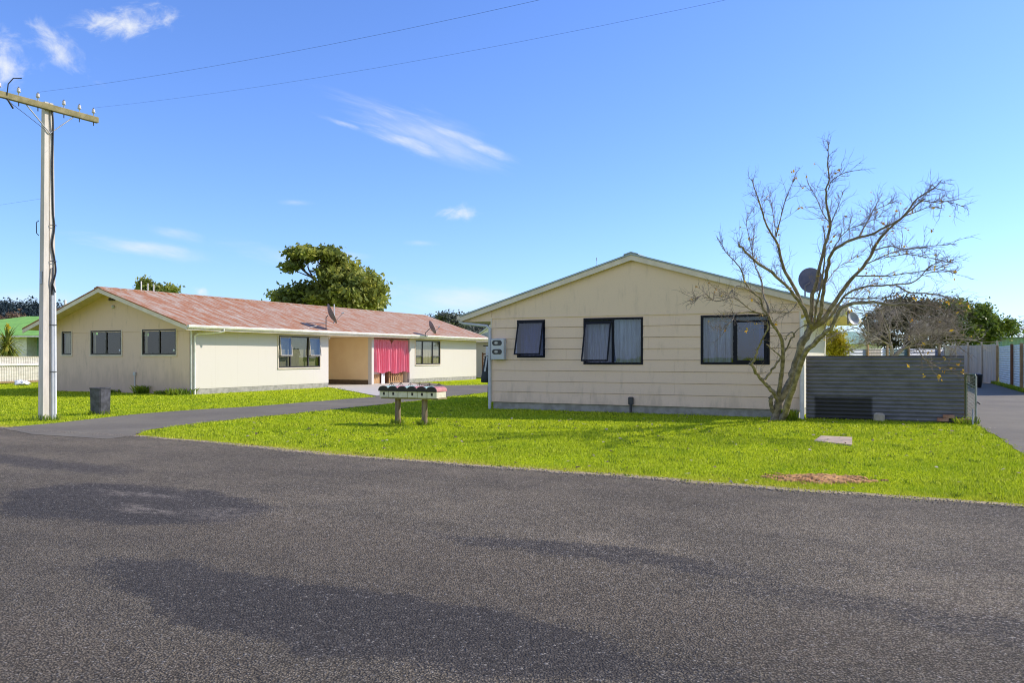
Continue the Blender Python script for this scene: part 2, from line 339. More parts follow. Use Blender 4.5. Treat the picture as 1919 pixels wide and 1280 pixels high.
def mat_road(name, drive=False):
    m, k, out = new_mat(name); co = k.coord('Object')
    dco = k.n('ShaderNodeVectorMath', {0: co, 1: k.n('ShaderNodeVectorMath', {0: k.noise(co, 38, 3, .6, col=True), 'Scale': .022}, operation='SCALE').outputs[0]}, operation='ADD').outputs[0]
    v1 = k.n('ShaderNodeTexVoronoi', {'Vector': dco, 'Scale': 74 if not drive else 90, 'Randomness': 1}, feature='F1')
    v2 = k.n('ShaderNodeTexVoronoi', {'Vector': co, 'Scale': 24, 'Randomness': 1}, feature='F1')
    n1 = k.noise(co, .45, 5, .6); n2 = k.noise(co, 2.2, 5, .65); n3 = k.noise(co, 70, 3, .7)
    cellv = k.n('ShaderNodeSeparateColor', {0: v1.outputs['Color']}).outputs[0]
    cell2 = k.n('ShaderNodeSeparateColor', {0: v2.outputs['Color']}).outputs[1]
    if drive:
        col = k.mix(k.ramp(n1, .35, .65), (.142, .122, .090), (.184, .160, .116))
        col = k.mix(k.math('MULTIPLY', k.ramp(cellv, .6, 1), .35), col, (.24, .22, .20))
        col = k.mix(k.math('MULTIPLY', k.ramp(n2, .5, .75), .3), col, (.055, .053, .055))
        pbsdf(k, out, col, .85, 0, .3, k.bump(v1.outputs[0], .35, .008)); return m
    # road-aligned coordinates: U along, V across (grows towards the lawn)
    rot = math.atan2(-7.05, 12.18)
    al = k.mapping(co, (1, 1, 1), (0, 0, -rot), (0, 0, 0))
    warp = k.n('ShaderNodeVectorMath', {0: al, 1: k.n('ShaderNodeVectorMath', {0: k.noise(co, .9, 5, .65, col=True), 'Scale': 1.0}, operation='SCALE').outputs[0]}, operation='ADD').outputs[0]
    def uv(x, y):
        c, s_ = math.cos(-rot), math.sin(-rot); return x*c-y*s_+.45, x*s_+y*c+.45
    def blob(x, y, a, b, edge=.25):
        u0, v0 = uv(x, y)
        mp = k.n('ShaderNodeVectorMath', {0: warp, 1: (u0, v0, 0)}, operation='SUBTRACT').outputs[0]
        mp = k.n('ShaderNodeVectorMath', {0: mp, 1: (1/a, 1/b, 0)}, operation='MULTIPLY').outputs[0]
        L = k.n('ShaderNodeVectorMath', {0: mp}, operation='LENGTH').outputs['Value']
        return k.ramp(L, 1+edge, 1-edge)
    col = k.mix(k.ramp(n1, .35, .68), (.190, .158, .114), (.290, .238, .168))       # chip seal, worn
    col = k.mix(k.math('MULTIPLY', k.ramp(n2, .48, .72), .35), col, (.095, .084, .077))
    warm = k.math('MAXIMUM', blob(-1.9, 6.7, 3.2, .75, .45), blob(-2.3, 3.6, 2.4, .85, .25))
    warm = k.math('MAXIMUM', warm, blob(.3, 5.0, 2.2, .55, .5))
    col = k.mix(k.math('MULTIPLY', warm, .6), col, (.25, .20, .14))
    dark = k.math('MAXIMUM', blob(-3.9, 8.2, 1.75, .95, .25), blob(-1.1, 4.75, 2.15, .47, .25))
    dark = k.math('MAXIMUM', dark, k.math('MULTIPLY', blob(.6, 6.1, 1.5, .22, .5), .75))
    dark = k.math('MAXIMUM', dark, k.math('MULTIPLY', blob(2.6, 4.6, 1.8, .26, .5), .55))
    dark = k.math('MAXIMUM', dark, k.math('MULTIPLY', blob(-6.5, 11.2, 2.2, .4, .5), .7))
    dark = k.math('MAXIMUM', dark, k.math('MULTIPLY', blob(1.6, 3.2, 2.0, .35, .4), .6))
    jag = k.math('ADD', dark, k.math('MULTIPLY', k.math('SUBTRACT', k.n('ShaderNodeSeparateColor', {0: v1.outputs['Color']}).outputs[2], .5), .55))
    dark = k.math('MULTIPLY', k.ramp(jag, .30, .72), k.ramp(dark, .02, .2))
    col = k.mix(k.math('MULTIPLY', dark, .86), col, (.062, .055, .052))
    worn = k.math('MAXIMUM', blob(-3.5, 7.75, .38, .13, .4), k.math('MULTIPLY', blob(-3.9, 8.7, .55, .16, .5), .8))
    worn = k.math('MAXIMUM', worn, k.math('MULTIPLY', blob(-2.75, 7.55, .42, .26, .5), .55))
    worn = k.math('MULTIPLY', worn, k.ramp(k.noise(k.mapping(al, (2, 7, 1)), 2.5, 5, .7), .38, .6))
    col = k.mix(worn, col, (.32, .27, .22))
    smooth_tar = dark
    # individual stones
    v3 = k.n('ShaderNodeTexVoronoi', {'Vector': dco, 'Scale': 36, 'Randomness': 1}, feature='F1')
    c3 = k.n('ShaderNodeSeparateColor', {0: v3.outputs['Color']}).outputs[0]
    tone = k.math('ADD', .50, k.math('ADD', k.math('MULTIPLY', cellv, .62), k.math('MULTIPLY', c3, .42)))
    streak = k.math('ADD', .72, k.math('MULTIPLY', k.noise(k.mapping(al, (.22, 1.7, 1)), 1.3, 6, .62), .56))
    tone = k.math('MULTIPLY', tone, streak)
    tn = k.n('ShaderNodeCombineColor', {0: tone, 1: tone, 2: tone}).outputs[0]
    col = k.mix(1.0, col, tn, 'MULTIPLY')
    chips = k.math('MULTIPLY', k.ramp(cellv, .55, .98), k.math('SUBTRACT', 1.0, k.math('MULTIPLY', smooth_tar, .30)))
    col = k.mix(k.math('MULTIPLY', chips, .7), col, (.27, .24, .20))
    pits = k.ramp(k.math('ADD', v1.outputs[0], k.math('MULTIPLY', k.math('SUBTRACT', n3, .5), .5)), .30, .62)
    col = k.mix(k.math('MULTIPLY', k.math('MULTIPLY', pits, .66), k.math('SUBTRACT', 1.0, k.math('MULTIPLY', smooth_tar, .25))), col, (.014, .012, .011))
    col = k.mix(k.math('MULTIPLY', k.math('GREATER_THAN', cellv, .985), .6), col, (.42, .38, .33))
    near = k.math('MULTIPLY', k.ramp(k.n('ShaderNodeSeparateXYZ', {0: warp}).outputs[1], 6.4, 4.6), .32)
    col = k.mix(near, col, (.045, .04, .035))
    h = k.math('SUBTRACT', k.math('MULTIPLY', n3, .35), v1.outputs[0])
    pbsdf(k, out, col, k.math('SUBTRACT', .9, k.math('MULTIPLY', smooth_tar, .08)), 0, .12, k.bump(h, .8, .012)); return m
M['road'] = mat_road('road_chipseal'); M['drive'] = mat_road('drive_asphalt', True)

def mat_ground():
    m, k, out = new_mat('lawn_ground'); co = k.coord('Object')
    n1 = k.noise(co, .35, 5, .6); n2 = k.noise(co, 2.5, 5, .65); n3 = k.noise(co, 40, 3, .7)
    col = k.mix(k.ramp(n1, .35, .65), (.32, .40, .012), (.41, .47, .016))
    col = k.mix(k.math('MULTIPLY', k.ramp(n2, .52, .75), .5), col, (.22, .32, .012))
    col = k.mix(k.math('MULTIPLY', k.ramp(n3, .5, .75), .4), col, (.20, .26, .012))
    # bare strip beside the road edge
    rot = math.atan2(-7.05, 12.18)
    al = k.mapping(co, (1, 1, 1), (0, 0, -rot))
    v = k.n('ShaderNodeSeparateXYZ', {0: al}).outputs[1]
    v0 = -(-7.1)*math.sin(rot) + 15*math.cos(rot)
    dd = k.math('ABSOLUTE', k.math('SUBTRACT', v, v0 - .12))
    e = k.math('ADD', dd, k.math('MULTIPLY', k.math('SUBTRACT', k.noise(co, 1.6, 5, .7), .5), -.7))
    col = k.mix(k.math('MULTIPLY', k.ramp(e, .42, .08), .75), col, (.45, .33, .17))
    pbsdf(k, out, col, .95, 0, .0, k.bump(k.noise(co, 18, 4), .6, .03)); return m
M['ground'] = mat_ground()
# ---------------------------------------------------------------- camera, world, sun
cam = bpy.data.cameras.new('camera'); co_ = bpy.data.objects.new('camera', cam); COL.objects.link(co_)
cam.sensor_width = 36; cam.lens = 36*F/1919; cam.shift_y = (HZ-640)/1919; cam.clip_end = 6000; cam.clip_start = .05
co_.location = (0, 0, CH); co_.rotation_euler = (R(90), 0, 0); SC.camera = co_
SUN_EL = R(36); sh = Vector((3.56, .8, 0)).normalized()
sl = bpy.data.lights.new('sun', 'SUN'); so = bpy.data.objects.new('sun', sl); COL.objects.link(so)
sl.energy = 3.5; sl.angle = R(.4); sl.color = (1, .91, .76)
sv = Vector((sh.x*math.cos(SUN_EL), sh.y*math.cos(SUN_EL), math.sin(SUN_EL)))
so.rotation_euler = sv.to_track_quat('Z', 'Y').to_euler(); so.location = (30, 10, 30)
W = bpy.data.worlds.new('World'); SC.world = W; W.use_nodes = True
W.node_tree.nodes.clear(); k = NT(W.node_tree)
wo = k.n('ShaderNodeOutputWorld')
sky = k.n('ShaderNodeTexSky', sky_type='NISHITA', sun_disc=False, sun_elevation=SUN_EL, sun_rotation=math.atan2(sh.x, sh.y), altitude=0, air_density=1.0, dust_density=.4, ozone_density=1.0)
dirv = k.n('ShaderNodeTexCoord').outputs['Generated']
sp = k.n('ShaderNodeSeparateXYZ', {0: dirv})
yy = k.math('MAXIMUM', sp.outputs[1], .08)
U = k.math('DIVIDE', sp.outputs[0], yy); V = k.math('DIVIDE', sp.outputs[2], yy)
front = k.ramp(sp.outputs[1], .1, .3)
uvw = k.n('ShaderNodeCombineXYZ', {0: U, 1: V}).outputs[0]
mask = None
CL = [  # px, py, half-width, half-height, tilt deg, strength, fluffiness scale, stretch
    (232, 40, 95, 34, 8, 1.0, 26, 1.6), (112, 88, 75, 30, -38, .85, 24, 1.8), (2, 110, 62, 58, 0, .95, 20, 1.2),
    (805, 247, 185, 40, -19, .5, 16, 6), (850, 250, 150, 15, -20, .75, 22, 7), (905, 276, 90, 13, -17, .8, 22, 5), (765, 262, 105, 19, -17, .8, 24, 6), (645, 231, 60, 6, -17, .6, 26, 4), (728, 214, 70, 10, -27, .45, 20, 5), (864, 396, 42, 17, 12, .85, 30, 1.8),
    (275, 462, 160, 18, -7, .85, 14, 6), (330, 435, 70, 14, -10, .45, 16, 5), (560, 482, 150, 22, -8, .4, 12, 4),
    (880, 556, 190, 36, -4, .85, 8, 5), (700, 545, 90, 14, -3, .5, 10, 5), (553, 379, 42, 7, -3, .4, 12, 4), (788, 455, 42, 7, -3, .4, 12, 4),
    (378, 545, 19, 11, 0, 1.0, 24, 1.3), (40, 560, 170, 30, 0, .55, 8, 5), (1700, 640, 400, 45, 0, .25, 5, 5), (650, 478, 55, 10, -4, .5, 14, 5)]
for (px, py, a, b, th, st, ns, sx) in CL:
    c0 = ((px-CX)/F, (HZ-py)/F, 0)
    dv = k.n('ShaderNodeVectorMath', {0: uvw, 1: c0}, operation='SUBTRACT').outputs[0]
    dv = k.n('ShaderNodeVectorRotate', {'Vector': dv, 'Angle': R(-th)}, rotation_type='Z_AXIS').outputs[0]
    q = k.n('ShaderNodeVectorMath', {0: dv, 1: (F/a, F/b, 0)}, operation='MULTIPLY').outputs[0]
    L = k.n('ShaderNodeVectorMath', {0: q}, operation='LENGTH').outputs['Value']
    nz = k.noise(k.n('ShaderNodeVectorMath', {0: dv, 1: (ns/sx*1.6, ns*1.6, 0)}, operation='MULTIPLY').outputs[0], 1.0, 7, .62, .4)
    q2 = k.math('ADD', k.math('SUBTRACT', 1.0, L), k.math('MULTIPLY', k.math('SUBTRACT', nz, .5), 3.2))
    mk = k.math('MULTIPLY', k.math('MULTIPLY', k.ramp(q2, -.1, 1.5), st), k.ramp(L, 1.9, .7))
    mask = mk if mask is None else k.math('MAXIMUM', mask, mk)
mask = k.math('MULTIPLY', mask, front)
back = k.math('MULTIPLY', k.ramp(sp.outputs[1], .05, -.25), k.ramp(k.noise(k.mapping(dirv, (1, 1, 2.2)), 2.4, 6, .6), .34, .60))  # unseen clouds behind the camera, added to lift the light on shaded walls
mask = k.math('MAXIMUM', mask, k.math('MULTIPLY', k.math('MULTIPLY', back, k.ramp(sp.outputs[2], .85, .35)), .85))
tint = k.mix(1.0, sky.outputs[0], (.68, .915, 1.48), 'MULTIPLY')
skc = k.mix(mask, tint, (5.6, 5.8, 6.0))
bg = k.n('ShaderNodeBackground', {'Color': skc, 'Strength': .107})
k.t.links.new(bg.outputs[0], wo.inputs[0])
SC.view_settings.view_transform = 'Standard'; SC.view_settings.look = 'None'
SC.view_settings.exposure = 0.62; SC.view_settings.gamma = 1.0
SC.cycles.pixel_filter_type = 'BLACKMAN_HARRIS'; SC.cycles.filter_width = 1.05
SC.cycles.max_bounces = 8; SC.cycles.transparent_max_bounces = 16
# ================================================================= ground, road, drives
def flat(name, poly, z, m, kind='structure'):
    o = MB().add([(p[0], p[1], z) for p in poly], [tuple(range(len(poly)))]).build(name, m); o['kind'] = kind; return o
def rag(pts, step=.35, amp=.035):
    out = []; rr = random.Random(3)
    for a, b in zip(pts[:-1], pts[1:]):
        a, b = Vector(a[:2]), Vector(b[:2]); n = max(1, min(120, int((b-a).length/step))); t = (b-a).normalized(); nn = Vector((-t.y, t.x))
        for i in range(n):
            p = a.lerp(b, i/n) + nn*(rr.gauss(0, amp) if i else 0); out.append((p.x, p.y))
    out.append(tuple(pts[-1][:2])); return out
def g2(px, py): v = ground(px, py); return (v.x, v.y)
def sub(a, t, d): return (a[0]+d[0]*t, a[1]+d[1]*t)
RD = (.866, -.5)
gs = MB()
gs.add([(-1600, -400, 0), (1600, -400, 0), (1600, 2600, 0), (-1600, 2600, 0)], [(0, 1, 2, 3)])
go = gs.build('ground', M['ground']); go['kind'] = 'structure'
edge = [g2(250, 818), g2(430, 834), g2(600, 853), g2(780, 866), g2(960, 880), g2(1200, 897), g2(1440, 917), g2(1680, 934), g2(1919, 951)]
far_left = [sub(g2(0, 803), -90, RD), sub(g2(0, 803), -8, RD), g2(0, 803), g2(130, 811)]
edge_all = rag(far_left + edge + [sub(edge[-1], 3, RD), sub(edge[-1], 60, RD)])
rn = (-.5*9.2, -.866*9.2)
road_poly = edge_all + [(edge_all[-1][0]+rn[0], edge_all[-1][1]+rn[1]), (edge_all[0][0]+rn[0], edge_all[0][1]+rn[1])]
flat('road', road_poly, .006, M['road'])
OL = Vector((-12.48, 31.2, 0)); OR = Vector((-.58, 22.9, 0))
def wl(O, x, y): p = O + E*x + D*y; return (p.x, p.y)
low = rag([g2(250, 818), g2(281, 806), g2(366, 795), g2(480, 783), g2(614, 769.6), g2(720, 758), g2(780, 751.7), g2(835, 744.8), g2(920, 735)], .4, .02) + [(3.2, 44), (7.5, 54)]
upp = [(3.0, 56), (-.6, 46.5), g2(920, 721.6), g2(836, 722.5), wl(OL, .75, 16.3), wl(OL, .02, 15.4), wl(OL, .02, 8.3), wl(OL, .5, 8.3)] + rag([g2(707, 744), g2(590, 753), g2(480, 762), g2(345, 770), g2(245, 778), g2(112, 793), g2(0, 803)], .4, .02)
drive_poly = low + upp + [g2(60, 815), g2(200, 824)]
flat('driveway', drive_poly, .011, M['drive'])
pad = [wl(OL, .015, 8.33), wl(OL, .015, 15.42), g2(795, 723.5), g2(748, 733), g2(706, 742.5)]
flat('concrete_pad', pad[::-1], .017, M['pale_concrete'])
d2l = rag([(5.9, 7.6), (7.8, 12.2), (10.1, 17.4), (16.9, 32.0), (27.2, 54.0)], .4, .03)
BFp = Vector((19.4, 29.0, 0)) - E*.14
d2r = [tuple((BFp + D*q)[:2]) for q in (28, 4, -18, -24.5)]
drive2_poly = d2l + d2r
flat('side_driveway', drive2_poly, .011, M['drive'])
def pip(poly, X, Y):
    ins = np.zeros(len(X), bool); n = len(poly); j = n-1
    for i in range(n):
        xi, yi = poly[i]; xj, yj = poly[j]
        if yi != yj:
            c = ((yi > Y) != (yj > Y)) & (X < (xj-xi)*(Y-yi)/(yj-yi)+xi); ins ^= c
        j = i
    return ins
foot = [[wl(OL, a, b) for a, b in ((-8.7, 0), (0, 0), (0, 23.4), (-8.7, 23.4))], [wl(OR, a, b) for a, b in ((0, 0), (8.35, 0), (8.35, 7.7), (0, 7.7))]]
slab_poly = [g2(1525.6, 828.7), g2(1538.7, 819.3), g2(1597, 822), g2(1597, 837)]
soil_c = g2(1538, 899)
def grass_blades(name, N, z0, z1, m, hs=1.0):
    rs = np.random.RandomState(11)
    u = rs.rand(N); p = -0.75
    Z = (z0**p + u*(z1**p - z0**p))**(1/p)
    X = (rs.rand(N)*2-1)*(.70*Z+.8)
    fade = pip(road_poly, X-.5*.16, Z-.866*.16) & (rs.rand(N) < .62); fade |= pip(road_poly, X-.5*.30, Z-.866*.30) & (rs.rand(N) < .22)
    jx, jz = rs.normal(size=N)*.035 + .05*np.sin(X*2.3+Z*5.1), rs.normal(size=N)*.035 + .05*np.sin(X*4.7-Z*2.9)
    ok = ~fade & ~pip(road_poly, X+jx, Z+jz) & ~pip(drive_poly, X+jx, Z+jz) & ~pip(drive2_poly, X+jx, Z+jz) & ~pip(slab_poly, X+jx*.7, Z+jz*.7)
    for f_ in foot: ok &= ~pip(f_, X, Z)
    ok &= (((X-soil_c[0])/.62)**2 + ((Z-soil_c[1])/.34)**2) > .45+rs.rand(N)*1.1 + .35*np.sin(X*9)*np.sin(Z*7)
    X, Z = X[ok], Z[ok]; n = len(X)
    cl = np.sin(X*1.7+Z*.6)*np.sin(Z*2.1-X*.8) + .6*np.sin(X*5.1)*np.sin(Z*4.3+X)
    h = hs*(.016+.020*rs.rand(n))*(1+.35*cl)*np.clip(Z/10, .9, 2.0)**.6
    w = .0042*np.clip(Z/9, 1, 3.5)*(.7+.6*rs.rand(n))
    a = rs.rand(n)*2*np.pi; l = rs.rand(n)*1.1*h; b = rs.rand(n)*2*np.pi
    V = np.zeros((n, 3, 3), np.float32)
    V[:, 0] = np.stack([X-np.cos(a)*w, Z-np.sin(a)*w, np.zeros(n)], 1)
    V[:, 1] = np.stack([X+np.cos(a)*w, Z+np.sin(a)*w, np.zeros(n)], 1)
    V[:, 2] = np.stack([X+np.cos(b)*l, Z+np.sin(b)*l, h], 1)
    o = np_mesh(name, V.reshape(-1, 3), np.arange(n*3).reshape(-1, 3), m)
    return o
o = grass_blades('lawn_grass', 620000, 7.0, 48, M['grass'])
tag(o, 'short bright green mown grass covering the lawns and verges', 'grass', kind='stuff')
def clumps(name, N, m):
    rs = np.random.RandomState(31); cx = rs.uniform(-14, 11, N); cz = 8.2 + 20*rs.rand(N)**1.6
    X = np.repeat(cx, 16) + rs.normal(size=N*16)*.05; Z = np.repeat(cz, 16) + rs.normal(size=N*16)*.05
    ok = ~pip(road_poly, X, Z) & ~pip(drive_poly, X, Z) & ~pip(drive2_poly, X, Z) & ~pip(slab_poly, X, Z)
    for f_ in foot: ok &= ~pip(f_, X, Z)
    X, Z = X[ok], Z[ok]; n = len(X); h = .022+.032*rs.rand(n); a = rs.rand(n)*6.28; b = rs.rand(n)*6.28; w = .006+.006*rs.rand(n); l = h*1.1*rs.rand(n)
    V = np.zeros((n, 3, 3)); V[:, 0] = np.stack([X-np.cos(a)*w, Z-np.sin(a)*w, 0*h], 1); V[:, 1] = np.stack([X+np.cos(a)*w, Z+np.sin(a)*w, 0*h], 1); V[:, 2] = np.stack([X+np.cos(b)*l, Z+np.sin(b)*l, h], 1)
    o = np_mesh(name, V.reshape(-1, 3), np.arange(n*3).reshape(-1, 3), m); tag(o, 'taller darker clover and weed clumps dotted through the lawn', 'weeds', kind='stuff')
clumps('lawn_weeds', 750, M['weed_dark'])
rnv = (.5, .866)
a_ = [p for p in edge_all if -11 < p[0] < 7]; rr = random.Random(14)
strip = a_ + [(p[0]+rnv[0]*w_, p[1]+rnv[1]*w_) for p, w_ in [(p, .14+.10*math.sin(i*.37)+rr.uniform(-.05, .05)) for i, p in enumerate(a_)]][::-1]
vs = a_; n_ = len(a_)
vv = [(p[0]-rnv[0]*.03, p[1]-rnv[1]*.03, .0085) for p in a_] + [(p[0]+rnv[0]*(.17+.09*math.sin(i*.37)+rr.uniform(-.06, .06)), p[1]+rnv[1]*.2, .0035) for i, p in enumerate(a_)]
o = MB().add(vv, [(i, i+1, n_+i+1, n_+i) for i in range(n_-1)]).build('verge_dirt', M['verge']); o['kind'] = 'structure'
def litter(name, N, label, m, sz, seed):
    rs = np.random.RandomState(seed); X = rs.uniform(-9, 11, N); Z = rs.uniform(8.3, 21, N)
    ok = ~pip(road_poly, X, Z) & ~pip(drive_poly, X, Z)
    for f_ in foot: ok &= ~pip(f_, X, Z)
    X, Z = X[ok], Z[ok]; n = len(X); V = np.zeros((n, 4, 3)); a = rs.rand(n)*6.28; s = sz*(.5+rs.rand(n)); t = rs.uniform(-.5, .5, (n, 4))*.03
    for q, (i, j) in enumerate(((-1, -.6), (1, -.6), (1, .6), (-1, .6))):
        V[:, q, 0] = X+s*(i*np.cos(a)-j*np.sin(a)); V[:, q, 1] = Z+s*(i*np.sin(a)+j*np.cos(a)); V[:, q, 2] = .045+t[:, q]
    o = np_mesh(name, V.reshape(-1, 3), np.arange(n*4).reshape(-1, 4), m); tag(o, label, 'leaves', kind='stuff')
litter('fallen_leaves', 520, 'dry brown and pale leaves scattered over the green lawn', M['leaf_fallen'], .024, 5)
def stones(name, N, label, m, seed):
    rs = np.random.RandomState(seed); E2 = np.array(edge_all); seg = [(a, b) for a, b in zip(E2[:-1], E2[1:]) if -12 < a[0] < 6.5]
    V = []; Fq = []
    octa = np.array([(1, 0, 0), (-1, 0, 0), (0, 1, 0), (0, -1, 0), (0, 0, 1), (0, 0, -1)], float); of = [(0, 2, 4), (2, 1, 4), (1, 3, 4), (3, 0, 4), (2, 0, 5), (1, 2, 5), (3, 1, 5), (0, 3, 5)]
    for i in range(N):
        a, b = seg[rs.randint(len(seg))]; p = a+(b-a)*rs.rand(); off = rs.normal()*.09-.05
        s = .004+.010*rs.rand()**2; q = octa*np.array((s*(.7+.6*rs.rand()), s*(.7+.6*rs.rand()), s*.6)) + (rs.rand(6, 3)-.5)*s*.5 + np.array((p[0]+.5*off, p[1]+.866*off, .012))
        Fq += [tuple(len(V)+j for j in f) for f in of]; V += q.tolist()
    o = np_mesh(name, V, Fq, m); tag(o, label, 'gravel', kind='stuff')
stones('edge_gravel', 5200, 'loose grey gravel along the broken edge of the road seal', M['gravel'], 8)
# bare soil strip, manhole slab
rs = np.random.RandomState(4)
nx, ny = 60, 30; V = []
for j in range(ny):
    for i in range(nx):
        x = (i/(nx-1)-.5)*1.5; y = (j/(ny-1)-.5)*.95
        r_ = math.hypot(x/.60, y/.34) + .34*math.sin(i*.41)*math.sin(j*.7+i*.2) + .22*math.sin(i*.93+j*.5)
        V.append((x, y, max(-.02, .028*(1-r_)) + (rs.rand()*.016 if r_ < 1 else -.02)))
Fq = [(j*nx+i, j*nx+i+1, (j+1)*nx+i+1, (j+1)*nx+i) for j in range(ny-1) for i in range(nx-1)]
o = MB().add(V, Fq).build('bare_soil', M['soil']); o.location = (soil_c[0], soil_c[1], .008); o.rotation_euler = (0, 0, R(-8)); o['kind'] = 'structure'
o = MB().prism(slab_poly, -.02, .028, 'z').build('manhole_cover', M['slab']); tag(o, 'square concrete cover slab set flat in the green lawn', 'cover slab')
# ================================================================= building helpers
MS = lambda x0: Matrix.Translation((x0, 0, 0)) @ Matrix.Rotation(R(90), 4, 'Z')     # (along, inward, z) on a wall facing +x
MF = lambda y0: Matrix.Translation((0, y0, 0))                                       # on a wall facing -y
def spans(a0, a1, holes, z0, z1):
    hs = sorted((h[0], h[1]) for h in holes if h[2] < z1-1e-6 and h[3] > z0+1e-6); cur = a0; out = []
    for p, q in hs:
        if p > cur: out.append((cur, p))
        cur = max(cur, q)
    if cur < a1: out.append((cur, a1))
    return out
def wall(mb, a0, a1, z0, z1, holes, th, Mx):
    zs = sorted({z0, z1, *[min(max(h[2], z0), z1) for h in holes], *[min(max(h[3], z0), z1) for h in holes]})
    for p, q in zip(zs[:-1], zs[1:]):
        if q-p < 1e-4: continue
        for s, e in spans(a0, a1, holes, p, q): mb.box(s, e, 0, th, p, q, Mx)
def boards(mb, a0, a1, z0, n, h, holes, Mx, joints=()):
    for i in range(n):
        b, t = z0+i*h, z0+(i+1)*h
        zs = sorted({b, t, *[z for hh in holes for z in hh[2:4] if b < z < t]})
        for p, q in zip(zs[:-1], zs[1:]):
            op = -(.024 - .016*(p-b)/h); oq = -(.024 - .016*(q-b)/h)
            for s, e in spans(a0, a1, holes, p, q):
                if p == b: p = b + .007
                cuts = [s] + sorted(j for (r_, j) in joints if r_ == i and s < j < e) + [e]
                for c0, c1 in zip(cuts[:-1], cuts[1:]):
                    g = .003 if c1 != e else 0
                    vs = [Mx @ Vector(v) for v in ((c0, op, p), (c1-g, op, p), (c1-g, oq, q), (c0, oq, q), (c0, .05, p), (c1-g, .05, p), (c1-g, .05, q), (c0, .05, q))]
                    mb.add(vs, [(0, 1, 2, 3), (5, 4, 7, 6), (1, 5, 6, 2), (4, 0, 3, 7), (4, 5, 1, 0), (3, 2, 6, 7)])
def tilt_fn(zt, ang, dep0=0.0):
    c, s = math.cos(ang), math.sin(ang)
    return lambda v: Vector((v.x, dep0 + (v.y-dep0)*c - (zt-v.z)*s, zt - (zt-v.z)*c - (v.y-dep0)*s))
def window(parent, label, Mx, a0, a1, z0, z1, mull=(), trans=(), frame='dark_frame', fw=.05, sill=None, sashes=(), glass='glass', curtains=(), depth=.55, inter='interior', dep=-.03, cm='net_curtain', sash_m=None, open_panes=()):
    f = MB()
    f.box(a0, a1, dep, dep+.09, z0, z0+fw, Mx); f.box(a0, a1, dep, dep+.09, z1-fw, z1, Mx)
    f.box(a0, a0+fw, dep, dep+.09, z0+fw, z1-fw, Mx); f.box(a1-fw, a1, dep, dep+.09, z0+fw, z1-fw, Mx)
    for m_ in mull: f.box(m_-fw*.5, m_+fw*.5, dep+.003, dep+.085, z0+fw, z1-fw, Mx)
    for (p, q, z) in trans: f.box(p, q, dep+.005, dep+.08, z-fw*.45, z+fw*.45, Mx)
    w = f.build('window', M[frame], parent, label)
    xs = [a0+fw] + list(mull) + [a1-fw]
    g = MB()
    for p, q in zip(xs[:-1], xs[1:]):
        op = [s for s in sashes if s[0] < (p+q)/2 < s[1]]
        zb = z0+fw
        if op:
            if op[0][2] > z0+fw+.1: g.box(p, q, dep+.035, dep+.041, z0+fw, op[0][2]-.001, Mx)
        else: g.box(p, q, dep+.035, dep+.041, z0+fw, z1-fw, Mx)
    if g.v: g.build('pane', M[glass], w)
    for (p, q, zb, zt, ang) in sashes:
        tf = tilt_fn(zt, ang, dep-.004); sb = MB(); gb = MB(); b = .038
        for (r0, r1, y0, y1) in ((p, q, zb, zb+b), (p, q, zt-b, zt), (p, p+b, zb+b, zt-b), (q-b, q, zb+b, zt-b)):
            t = MB().box(r0, r1, dep-.03, dep-.004, y0, y1); sb.add([Mx @ tf(Vector(v)) for v in t.v], t.f)
        t = MB().box(p+b, q-b, dep-.02, dep-.014, zb+b, zt-b); gb.add([Mx @ tf(Vector(v)) for v in t.v], t.f)
        s_ = sb.build('sash', M[sash_m or frame], w); gb.build('pane', M['glass_blue'] if glass == 'glass_blue' else M[glass], w)
    for (p, q, y, seed, full) in curtains:
        n = max(8, int((q-p)/.012)); rr = random.Random(seed); ph = [rr.uniform(0, 6.28) for _ in range(4)]; vs = []
        rows = 8
        for j in range(rows):
            zz = z1-fw*.5 - (z1-z0-fw)*j/(rows-1); fl = .5+.5*j/(rows-1)
            for i in range(n+1):
                a = p+(q-p)*i/n
                d = .028*full*fl*(math.sin(a*48+ph[0]+.5*math.sin(a*11+ph[1])) + .5*math.sin(a*83+ph[2]))
                vs.append(Mx @ Vector((a, y+d, zz)))
        c = MB().add(vs, [(j*(n+1)+i, j*(n+1)+i+1, (j+1)*(n+1)+i+1, (j+1)*(n+1)+i) for j in range(rows-1) for i in range(n)], True)
        c.build('curtain', M[cm], w)
    ib = MB()      # one flat panel behind the glass, in place of a room
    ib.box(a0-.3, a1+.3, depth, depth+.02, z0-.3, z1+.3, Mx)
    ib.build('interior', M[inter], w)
    if sill:
        sb = MB(); sb.box(a0-.04, a1+.04, -.05, .02, z0-.055, z0-.002, Mx)
        sb.box(a0-.035, a0-.001, -.035, .01, z0, z1+.02, Mx); sb.box(a1+.001, a1+.035, -.035, .01, z0, z1+.02, Mx)
        sb.build('surround', M[sill], w)
    return w
def slab_slope(mb, xa, za, xe, ze, y0, y1, th):     # roof slope between apex line (xa,za) and eave line (xe,ze)
    mb.prism([(xa, za), (xe, ze), (xe, ze-th), (xa, za-th)] if xe > xa else [(xe, ze), (xa, za), (xa, za-th), (xe, ze-th)], y0, y1, 'y')
